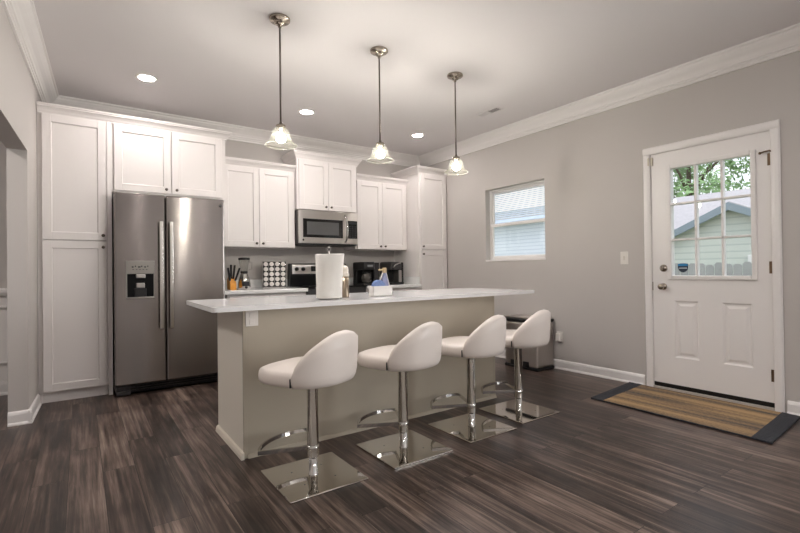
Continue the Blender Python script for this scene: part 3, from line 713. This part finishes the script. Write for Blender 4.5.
SP = [(-3.20, -3.17, 27, 'white leather bar stool with chrome base at the left end of the island'),
      (-2.605, -3.155, 20, 'white leather bar stool second from the left end of the island'),
      (-2.02, -3.135, 20, 'white leather bar stool third from the left end of the island'),
      (-1.49, -3.095, 17, 'white leather bar stool at the right end of the island before the trash can')]
st0, base0 = make_stool(SP[0][3], 'bar stools along the island')
for i, (x, y, a, lb) in enumerate(SP):
    s = st0 if i == 0 else dup(st0)
    s.location = (x, y, 0); s.rotation_euler = (0, 0, math.radians(a)); s['label'] = lb
    for ch in s.children:
        if ch.name.startswith('base_plate'): ch.rotation_euler = (0, 0, math.radians(-a))

# ------------------------------------------------------------------ pendants
def make_pendant(label):
    r = root('pendant_light', (0, 0, CZ), label, 'pendant lamp', 'pendant lights over the island')
    bm = B(); lathe(bm, [(0, CZ), (.066, CZ), (.068, CZ-.003), (.068, CZ-.014), (.064, CZ-.019), (.040, CZ-.023), (.036, CZ-.028), (.034, CZ-.036), (.026, CZ-.042), (.012, CZ-.046), (.010, CZ-.062), (0, CZ-.062)], n=36); obj('canopy', bm, M['nickel'], r)
    bm = B(); cyl(bm, (0, 0, 2.0490), .0062, CZ-.06-2.0490, 12); obj('stem', bm, M['darknickel'], r)
    bm = B(); lathe(bm, [(0, 2.0640), (.009, 2.0640), (.012, 2.0510), (.030, 2.0450), (.033, 2.0350), (.033, 2.0206), (.020, 2.0174), (.018, 1.9926), (0, 1.9926)], n=28); obj('socket', bm, M['nickel'], r)
    bm = B(); lathe(bm, [(.030, 2.0254), (.044, 2.0198), (.054, 2.0046), (.060, 1.9846), (.064, 1.9646), (.073, 1.9446), (.086, 1.9278), (.099, 1.9158), (.101, 1.9110), (.098, 1.9134), (.085, 1.9246), (.071, 1.9422), (.062, 1.9646), (.058, 1.9846), (.052, 2.0030), (.043, 2.0174), (.030, 2.0230)], n=40); sd = obj('glass_shade', bm, M['shade'], r)
    bm = B(); tube(bm, [(.0995*math.cos(2*PI*k/40), .0995*math.sin(2*PI*k/40), 1.9126) for k in range(40)], .0035, 8, closed=True); obj('rim', bm, M['shaderim'], sd)
    bm = B(); lathe(bm, [(0, 1.9310), (.016, 1.9342), (.028, 1.9446), (.031, 1.9566), (.026, 1.9742), (.014, 1.9886), (.012, 1.9966), (0, 1.9966)], n=24); obj('bulb', bm, M['bulb'], r)
    return r
PP = [(-3.108, -2.505, 'bell-glass pendant lamp above the left end of the island, nearest the refrigerator'), (-2.328, -2.505, 'bell-glass pendant lamp above the middle of the island, above the paper towel'), (-1.547, -2.495, 'bell-glass pendant lamp above the right end of the island, nearest the gray wall')]
p0 = make_pendant(PP[0][2])
for i, (x, y, lb) in enumerate(PP):
    p = p0 if i == 0 else dup(p0)
    p.location = (x, y, CZ); p['label'] = lb
# recessed ceiling lights
def make_can(label, m, group):
    r = root('recessed_light', (0, 0, CZ), label, 'ceiling light', group)
    bm = B(); lathe(bm, [(.062, CZ-.002), (.066, CZ-.008), (.082, CZ-.007), (.088, CZ-.001), (.088, CZ+.001), (.062, CZ+.001)], n=36); obj('trim_ring', bm, M['white'], r)
    bm = B(); lathe(bm, [(0, CZ-.004), (.061, CZ-.004), (.061, CZ-.001), (0, CZ-.001)], n=36); obj('lens', bm, m, r)
    return r
CL = [(-3.722, -.985, 'lit round recessed ceiling light above the refrigerator'), (-2.241, -.95, 'lit round recessed ceiling light in front of the microwave cabinet'), (-.752, -.92, 'lit round recessed ceiling light near the tall right pantry cabinet')]
c0 = make_can(CL[0][2], M['disc'], 'recessed kitchen ceiling lights')
for i, (x, y, lb) in enumerate(CL):
    c = c0 if i == 0 else dup(c0)
    c.location = (x, y, CZ); c['label'] = lb
RL = [(x_, y_, 'unseen recessed fill light added over the living room, %s of the %s row' % (n_, m_)) for y_, m_ in ((-5.7, 'front'), (-7.7, 'rear')) for x_, n_ in ((-3.25, 'leftmost'), (-2.2, 'middle'), (-1.15, 'rightmost'))]  # unseen ceiling lights, added to brighten the room from behind the camera
c1 = make_can(RL[0][2], M['discrear'], 'unseen living room fill lights')
for i, (x, y, lb) in enumerate(RL):
    c = c1 if i == 0 else dup(c1)
    c.location = (x, y, CZ); c['label'] = lb
bm = B(); lathe(bm, [(0, CZ-.05), (.18, CZ-.05), (.2, CZ-.03), (.2, CZ-.001), (0, CZ-.001)], (-5.8, -2.2, 0), 32); obj('hall_fill_light', bm, emitmat('hall_fill_glow', (255, 247, 242), 80.), label='unseen round fill light added in the room past the left opening', cat='ceiling light')  # unseen lamp, added to brighten the side room and the island end
# ceiling register
vt = root('ceiling_vent', (-.62, -2.01, CZ), 'small white ceiling air vent near the right wall crown', 'vent')
bm = B(); rect = bm
box(bm, -.675, -.565, -2.16, -2.145, CZ-.008, CZ, .003); box(bm, -.675, -.565, -1.875, -1.86, CZ-.008, CZ, .003); box(bm, -.675, -.66, -2.145, -1.875, CZ-.008, CZ, .003); box(bm, -.58, -.565, -2.145, -1.875, CZ-.008, CZ, .003)
obj('frame', bm, M['ceil'], vt)
bm = B(); box(bm, -.66, -.58, -2.145, -1.875, CZ-.003, CZ-.0005); obj('opening', bm, mat('vent_dark', (96, 90, 86), .7), vt)
bm = B()
for k in range(22):
    y = -2.138+k*.012
    b2 = B(); box(b2, -.66, -.58, -.0045, .0045, -.0006, .0006); merge(bm, b2, Matrix.Translation((0, y, CZ-.006)) @ Matrix.Rotation(math.radians(35 if k < 11 else -35), 4, 'X'))
obj('louvers', bm, M['ceil'], vt)

# ------------------------------------------------------------------ right wall: switch, outlet, bin, rug
sw = root('light_switch', (0, -3.118, 1.166), 'white single light switch plate on the gray wall left of the entry door', 'switch')
bm = B(); box(bm, -.007, -.0005, -3.155, -3.081, 1.107, 1.225, .004); obj('plate', bm, M['white'], sw)
bm = B(); box(bm, -.010, -.006, -3.126, -3.110, 1.146, 1.186, .002); box(bm, -.020, -.008, -3.122, -3.114, 1.166, 1.182, .003); obj('toggle', bm, mat('toggle_ivory', (212, 206, 198), .4), sw)
ou = root('outlet', (0, -2.40, .34), 'white wall outlet low on the gray wall right of the trash can', 'outlet')
bm = B(); box(bm, -.007, -.0005, -2.437, -2.363, .285, .40, .004); obj('plate', bm, M['white'], ou)
bm = B()
for z in (.315, .365): box(bm, -.010, -.006, -2.417, -2.383, z-.016, z+.016, .005)
obj('receptacle', bm, M['white'], ou)
bm = B(); box(bm, -.05, -.0105, -2.435, -2.375, .30, .385, .008, 3); fr_ = obj('air_freshener', bm, M['white'], label='small white plug-in device in the wall outlet beside the trash can', cat='plug-in', org=(-.03, -2.405, .34))
# step trash can
tn = root('trash_can', (-.16, -2.11, 0), 'rectangular stainless steel step trash can against the gray wall', 'trash can')
TX0, TX1, TY0, TY1 = -.315, -.028, -2.345, -1.90
bm = B(); box(bm, TX0, TX1, TY0, TY1, .03, .50, .03, 4); obj('body', bm, M['canbody'], tn)
bm = B(); box(bm, TX0-.002, TX1+.002, TY0-.002, TY1+.002, .0, .032, .012, 3); obj('base', bm, M['rubber'], tn)
bm = B(); box(bm, TX0-.004, TX1+.004, TY0-.004, TY1+.004, .500, .535, .016, 3); obj('rim', bm, M['black'], tn)
bm = B(); box(bm, TX0+.006, TX1-.006, TY0+.008, TY1-.008, .536, .556, .010, 3); obj('lid', bm, M['canbody'], tn)
for y in (-2.20, -2.03):
    bm = B(); box(bm, TX0-.035, TX0+.006, y-.032, y+.032, .012, .03, .004); box(bm, TX0-.012, TX0+.006, y-.036, y+.036, .02, .085, .004); obj('pedal', bm, M['black'], tn)
# rug
def rugm():
    m = bpy.data.materials.new('jute_stripes'); m.use_nodes = True; nt = m.node_tree; b = nt.nodes['Principled BSDF']; b.inputs['Roughness'].default_value = .95; L = nt.links.new
    t = nt.nodes.new('ShaderNodeTexCoord'); mp = nt.nodes.new('ShaderNodeMapping'); mp.inputs['Scale'].default_value = (9, .4, 1); L(t.outputs['Object'], mp.inputs[0])
    n = nt.nodes.new('ShaderNodeTexNoise'); n.inputs['Scale'].default_value = 1; n.inputs['Detail'].default_value = 3; L(mp.outputs[0], n.inputs['Vector'])
    mp2 = nt.nodes.new('ShaderNodeMapping'); mp2.inputs['Scale'].default_value = (130, 45, 1); L(t.outputs['Object'], mp2.inputs[0])
    n2 = nt.nodes.new('ShaderNodeTexNoise'); n2.inputs['Scale'].default_value = 1; n2.inputs['Detail'].default_value = 2; L(mp2.outputs[0], n2.inputs['Vector'])
    a = nt.nodes.new('ShaderNodeMath'); a.operation = 'MULTIPLY_ADD'; L(n2.outputs['Fac'], a.inputs[0]); a.inputs[1].default_value = .55; 
    s = nt.nodes.new('ShaderNodeMath'); s.operation = 'MULTIPLY_ADD'; L(n.outputs['Fac'], s.inputs[0]); s.inputs[1].default_value = 1.5; s.inputs[2].default_value = -.54; L(s.outputs[0], a.inputs[2])
    cr = nt.nodes.new('ShaderNodeValToRGB'); e = cr.color_ramp.elements; e[0].position = .28; e[0].color = lin((84, 77, 72)); e[1].position = .72; e[1].color = lin((178, 148, 106))
    q = e.new(.47); q.color = lin((140, 116, 88)); L(a.outputs[0], cr.inputs[0]); L(cr.outputs[0], b.inputs['Base Color'])
    bp = nt.nodes.new('ShaderNodeBump'); bp.inputs['Strength'].default_value = .7; bp.inputs['Distance'].default_value = .005; L(n2.outputs['Fac'], bp.inputs['Height']); L(bp.outputs[0], b.inputs['Normal'])
    return m
rug = root('door_mat', (-.4, -3.8, 0), 'striped tan jute rug with charcoal ends in front of the entry door', 'rug')
def quadslab(bm, pts, z0, z1, n=14):
    """a thin slab over a four-cornered outline, edges softly wavy"""
    rnd = random.Random(4)
    g = []
    for i in range(n+1):
        u = i/n; a = Vector(pts[0]).lerp(Vector(pts[1]), u); b_ = Vector(pts[3]).lerp(Vector(pts[2]), u); g.append([a.lerp(b_, j/6) for j in range(7)])
    T = [[bm.verts.new((p.x, p.y, z1+rnd.uniform(-.0012, .0012))) for p in r_] for r_ in g]; Bt = [[bm.verts.new((p.x, p.y, z0)) for p in r_] for r_ in g]
    for i in range(n):
        for j in range(6): bm.faces.new([T[i][j], T[i+1][j], T[i+1][j+1], T[i][j+1]]); bm.faces.new([Bt[i][j], Bt[i][j+1], Bt[i+1][j+1], Bt[i+1][j]])
    for i in range(n):
        bm.faces.new([T[i][0], Bt[i][0], Bt[i+1][0], T[i+1][0]]); bm.faces.new([T[i][6], T[i+1][6], Bt[i+1][6], Bt[i][6]])
    for j in range(6):
        bm.faces.new([T[0][j], T[0][j+1], Bt[0][j+1], Bt[0][j]]); bm.faces.new([T[n][j], Bt[n][j], Bt[n][j+1], T[n][j+1]])
M['charcoal'] = mat('charcoal_weave', (52, 54, 60), .95, bump=(120, .8), vary=.3, vscale=60)
bm = B(); quadslab(bm, [(-.762, -3.335), (-.775, -4.335), (-.035, -4.290), (-.030, -3.275)], .0, .011); obj('woven_field', bm, rugm(), rug)
bm = B(); quadslab(bm, [(-.770, -3.235), (-.766, -3.338), (-.028, -3.278), (-.030, -3.165)], .0, .013); obj('end_band', bm, M['charcoal'], rug)
bm = B(); quadslab(bm, [(-.780, -4.332), (-.795, -4.440), (-.048, -4.395), (-.032, -4.287)], .0, .013); obj('end_band', bm, M['charcoal'], rug)
bm = B(); tube(bm, [(-.768, -3.24, .007), (-.772, -3.6, .007), (-.778, -4.0, .007), (-.788, -4.44, .007)], .006, 8); obj('edge_binding', bm, M['charcoal'], rug)

# ------------------------------------------------------------------ on the island
IT = .8885
pt = root('paper_towel_holder', (-2.83, -2.63, IT), 'white paper towel roll on an upright holder on the island', 'paper towel')
bm = B(); lathe(bm, [(0, IT), (.070, IT), (.072, IT+.004), (.066, IT+.009), (0, IT+.009)], (-2.83, -2.63, 0), 32); obj('holder_base', bm, M['steelplain'], pt)
bm = B(); cyl(bm, (-2.83, -2.63, IT+.005), .006, .318, 12); 
tube(bm, [(-2.83+.014*math.cos(a), -2.63+.0*a, IT+.336+.014*math.sin(a)) for a in [2*PI*k/16 for k in range(16)]], .0032, 8, closed=True); obj('holder_rod', bm, M['steelplain'], pt)
bm = B(); n = 40; rows = []
rnd = random.Random(2)
for z, r, sh_ in ((IT+.010, .022, 0), (IT+.010, .084, 0), (IT+.012, .086, 0), (IT+.11, .087, .001), (IT+.21, .091, .003), (IT+.300, .096, .006), (IT+.3035, .094, .006), (IT+.300, .022, .004)):
    rows.append([bm.verts.new((-2.83+sh_+r*math.cos(2*PI*k/n), -2.63-sh_*.6+r*math.sin(2*PI*k/n), z+(.003*math.sin(2*PI*k/n+1) if z > 1.15 and r > .05 else 0))) for k in range(n)])
rows.append(rows[0])
for A, C in zip(rows, rows[1:]):
    for k in range(n): bm.faces.new([A[k], A[(k+1) % n], C[(k+1) % n], C[k]]).smooth = True
obj('towel_roll', bm, M['paper'], pt)
M['millsteel'] = mat('bronze_steel', (150, 136, 120), .3, 1.)
def mill(x, y, label, s, body):
    r = root('pepper_mill', (x, y, IT), label, 'pepper mill', 'mills beside the paper towel')
    bm = B(); lathe(bm, [(0, IT), (.024*s, IT), (.025*s, IT+.01), (.023*s, IT+.03), (.0225*s, IT+.128*s), (0, IT+.128*s)], (x, y, 0), 24); obj('body', bm, body, r)
    bm = B(); lathe(bm, [(0, IT+.128*s), (.024*s, IT+.129*s), (.025*s, IT+.145*s), (.018*s, IT+.155*s), (.021*s, IT+.168*s), (.018*s, IT+.186*s), (.008*s, IT+.194*s), (0, IT+.196*s)], (x, y, 0), 24); obj('cap', bm, mat('mill_cap', (222, 214, 202), .35), r)
    return r
mill(-2.652, -2.525, 'taller bronze-bodied pepper mill with white cap right of the paper towel', 1.16, M['millsteel'])
mill(-2.615, -2.455, 'shorter bronze-bodied pepper mill with white cap behind the taller one', 1.02, M['millsteel'])
# napkin caddy
cx0, cx1, cy0, cy1 = -2.490, -2.325, -2.645, -2.580
cy_ = root('napkin_caddy', ((cx0+cx1)/2, (cy0+cy1)/2, IT), 'white napkin caddy with A-shaped handle on the island', 'caddy')
bm = B(); t = .006
box(bm, cx0, cx1, cy0, cy1, IT, IT+t, .001); box(bm, cx0, cx1, cy0, cy0+t, IT, IT+.076, .002); box(bm, cx0, cx1, cy1-t, cy1, IT, IT+.076, .002); box(bm, cx0, cx0+t, cy0, cy1, IT, IT+.076, .002); box(bm, cx1-t, cx1, cy0, cy1, IT, IT+.076, .002)
obj('tray', bm, M['white'], cy_)
hx = -2.378; hy = (cy0+cy1)/2
bm = B()
tube(bm, [(cx1-.004, hy, IT+.06), (hx+.012, hy, IT+.190)], .005, 8); tube(bm, [(hx-.055, hy, IT+.06), (hx-.006, hy, IT+.190)], .005, 8); obj('handle_frame', bm, M['white'], cy_)
bm = B(); box(bm, hx-.012, hx+.018, hy-.012, hy+.012, IT+.170, IT+.208, .006); box(bm, hx-.045, hx, hy-.008, hy+.008, IT+.186, IT+.199, .004); obj('handle_grip', bm, M['woodlight'], cy_)
bm = B(); prism(bm, [(hx-.040, IT+.03), (hx+.042, IT+.03), (hx+.012, IT+.168), (hx-.002, IT+.168)], 'y', hy-.012, hy+.010); obj('folded_napkin', bm, M['lavender'], label='folded lavender blue napkin standing under the caddy handle', cat='napkin', org=(hx, hy, IT+.03))
for k in range(3):
    xx = cx0+.062; bm = B(); lathe(bm, [(0, -.004), (.045, -.004), (.054, 0), (.0545, .003), (.042, .001), (0, 0)], (xx+.004*k, cy0+.018+k*.018, IT+.066), 32, 'y')
    obj('coaster', bm, M['blue'], label=['blue patterned round coaster at the front of the napkin caddy', 'blue patterned round coaster in the middle of the caddy stack', 'blue patterned round coaster at the back of the caddy stack'][k], cat='coaster', group='blue coasters in the caddy')

# ------------------------------------------------------------------ on the back worktops
Z = CT+.0005
kb = root('knife_block', (-2.865, -.36, Z), 'small orange wooden knife block on the worktop beside the refrigerator', 'knife block')
bm = B(); prism(bm, [(-.42, Z), (-.30, Z), (-.27, Z+.10), (-.345, Z+.145), (-.42, Z+.06)], 'x', -2.895, -2.832); obj('block', bm, M['wood'], kb)
KN = [(-2.905+.019, -.385, .165, -12, 'black-handled knife at the left of the wooden knife block'), (-2.868, -.350, .195, -4, 'long black-handled knife in the middle of the knife block'), (-2.852, -.355, .190, 3, 'black-handled knife right of the longest in the knife block'), (-2.842, -.385, .165, 16, 'black-handled knife leaning right out of the knife block')]
for i, (x, y, h, a, lb) in enumerate(KN):
    r = root('kitchen_knife', (x, y, Z+.08), lb, 'knife', 'knives in the knife block')
    bm = B(); b2 = B(); box(b2, -.010, .010, -.007, .007, .02, h, .005, 3); merge(bm, b2, Matrix.Translation((x, y, Z+.08)) @ Matrix.Rotation(math.radians(a), 4, 'Y') @ Matrix.Rotation(math.radians(14), 4, 'X')); obj('handle', bm, M['black'], r)
    bm = B(); b2 = B(); box(b2, -.008, .008, -.0012, .0012, -.02, .022); merge(bm, b2, Matrix.Translation((x, y, Z+.08)) @ Matrix.Rotation(math.radians(a), 4, 'Y') @ Matrix.Rotation(math.radians(14), 4, 'X')); obj('blade', bm, M['steelplain'], r)
bx, by = -2.715, -.30
bl_ = root('blender', (bx, by, Z), 'glass jar blender with black lid and chrome base beside the knife block', 'blender')
bm = B(); lathe(bm, [(0, Z), (.066, Z), (.070, Z+.008), (.067, Z+.06), (.056, Z+.12), (.040, Z+.165), (.034, Z+.174), (0, Z+.176)], (bx, by, 0), 32); bb = obj('motor_base', bm, M['chrome'], bl_)
bm = B(); box(bm, bx-.038, bx+.038, by-.073, by-.040, Z+.035, Z+.085, .01); obj('control_band', bm, M['black'], bb)
bm = B(); cyl(bm, (bx, by-.070, Z+.022), .009, -.012, 14, 'y'); obj('switch', bm, M['black'], bb)
bm = B(); lathe(bm, [(.034, Z+.176), (.039, Z+.179), (.039, Z+.192), (.036, Z+.198)], (bx, by, 0), 28); obj('jar_collar', bm, M['black'], bl_)
bm = B(); lathe(bm, [(0, Z+.180), (.034, Z+.182), (.038, Z+.205), (.054, Z+.30), (.058, Z+.322), (.055, Z+.322), (.050, Z+.30), (.035, Z+.205), (.030, Z+.188), (0, Z+.186)], (bx, by, 0), 28)
tube(bm, [(bx+.052, by, Z+.30), (bx+.085, by, Z+.295), (bx+.085, by, Z+.22), (bx+.046, by, Z+.21)], .006, 8); obj('jar', bm, M['glassjar'], bl_)
bm = B(); lathe(bm, [(0, Z+.350), (.03, Z+.350), (.058, Z+.346), (.061, Z+.338), (.061, Z+.323), (0, Z+.323)], (bx, by, 0), 28); obj('lid', bm, M['black'], bl_)
# coffee pod rack, turned a little towards the room
pr = root('pod_rack', (-2.345, -.22, Z), 'black and chrome rack holding rows of white coffee pods left of the range', 'pod rack')
PRR = math.radians(-16)
def PT(u, v, z): return Vector((-2.345+u*math.cos(PRR)-v*math.sin(PRR), -.22+u*math.sin(PRR)+v*math.cos(PRR), z))
PM = Matrix.Translation((-2.345, -.22, 0)) @ Matrix.Rotation(PRR, 4, 'Z')
bm = B(); b2 = B(); box(b2, -.135, .135, -.065, .065, Z, Z+.014, .005); merge(bm, b2, PM); obj('base', bm, M['chrome'], pr)
bm = B(); b2 = B(); box(b2, -.128, .128, -.022, .022, Z+.014, Z+.302); merge(bm, b2, PM); obj('back_panel', bm, M['black'], pr)
bm = B(); b2 = B()
for u in (-.128, -.064, 0, .064, .128): tube(b2, [(u, -.030, Z+.012), (u, -.030, Z+.305)], .003, 8)
box(b2, -.132, .132, -.036, .028, Z+.302, Z+.310, .003); merge(bm, b2, PM); obj('wire_frame', bm, M['chrome'], pr)
pod0 = None; k = 0
cols = ['first column from the left', 'second column from the left', 'third column from the left', 'fourth column from the left']; rws = ['bottom row', 'second row up', 'middle row', 'second row from the top', 'top row']
for j in range(5):
    for i in range(4):
        p = PT(-.096+i*.064, -.0225, Z+.046+j*.0575)
        if pod0 is None:
            bm = B(); lathe(bm, [(0, -.016), (.022, -.016), (.0255, -.014), (.0255, -.011), (.0215, -.009), (.019, 0), (0, 0)], n=20, axis='y')
            pod0 = obj('coffee_pod', bm, M['white']); o = pod0
        else: o = dup(pod0)
        tag(o, 'white-lidded coffee pod in the rack, %s, %s' % (rws[j], cols[i]), 'coffee pod', 'coffee pods in the rack')
        o.location = p; o.rotation_euler = (0, 0, PRR)
# drip coffee maker
ax0, ax1, ay0, ay1 = -1.255, -1.00, -.42, -.14
cmk = root('coffee_maker', ((ax0+ax1)/2, -.28, Z), 'black drip coffee maker with glass carafe right of the range', 'coffee maker')
bm = B(); box(bm, ax0, ax0+.165, ay0, ay1, Z, Z+.028, .01); box(bm, ax0, ax0+.165, ay1-.09, ay1, Z+.02, Z+.22, .012); obj('base', bm, M['black'], cmk)
bm = B(); box(bm, ax0-.004, ax0+.169, ay0, ay1, Z+.195, Z+.300, .022, 3); hd = obj('brew_head', bm, M['black'], cmk)
bm = B(); box(bm, ax0+.055, ax0+.135, ay0-.003, ay0+.004, Z+.235, Z+.262, .003); obj('display', bm, mat('display_grey', (128, 130, 132), .2), hd)
bm = B(); box(bm, ax0+.17, ax1, ay0+.03, ay1, Z, Z+.292, .012, 3); tk = obj('water_tank', bm, mat('smoked_tank', (34, 34, 36), .12), cmk)
bm = B(); box(bm, ax0+.166, ax1+.004, ay0+.025, ay1, Z+.289, Z+.303, .005); obj('tank_lid', bm, M['steelplain'], tk)
bm = B(); lathe(bm, [(0, Z+.030), (.058, Z+.030), (.068, Z+.05), (.070, Z+.09), (.058, Z+.14), (.050, Z+.150), (.0, Z+.150)], (ax0+.09, ay0+.085, 0), 28); cf = obj('carafe', bm, mat('carafe_glass', (96, 92, 88), .06, .6), cmk)
bm = B(); lathe(bm, [(.051, Z+.148), (.055, Z+.150), (.055, Z+.172), (.03, Z+.180), (0, Z+.180)], (ax0+.09, ay0+.085, 0), 24); tube(bm, [(ax0+.09, ay0+.028, Z+.165), (ax0+.09, ay0-.02, Z+.16), (ax0+.09, ay0-.022, Z+.08), (ax0+.09, ay0+.02, Z+.06)], .008, 8); obj('carafe_handle', bm, M['black'], cf)
# single serve machine
sx0, sx1 = -.835, -.625
ss = root('coffee_machine', ((sx0+sx1)/2, -.28, Z), 'black single-serve coffee machine beside the tall right pantry cabinet', 'coffee machine')
bm = B(); box(bm, sx0, sx1, -.42, -.12, Z, Z+.03, .012); box(bm, sx0+.01, sx1, -.30, -.12, Z+.02, Z+.30, .02, 3); obj('body', bm, M['black'], ss)
bm = B(); box(bm, sx0-.002, sx0+.17, -.43, -.13, Z+.19, Z+.302, .03, 3); h2 = obj('brew_head', bm, M['darkgrey'], ss)
bm = B(); tube(bm, [(sx0+.02, -.435, Z+.225), (sx0+.05, -.455, Z+.262), (sx0+.10, -.455, Z+.280), (sx0+.14, -.435, Z+.285)], .008, 8); obj('handle', bm, M['steelplain'], h2)
bm = B(); box(bm, sx1-.10, sx1-.05, -.435, -.30, Z+.03, Z+.19, .008); obj('front_column', bm, M['steelplain'], ss)
bm = B(); box(bm, sx1-.045, sx1+.004, -.40, -.125, Z+.02, Z+.295, .01); obj('water_tank', bm, mat('tank_dark', (40, 40, 42), .1), ss)
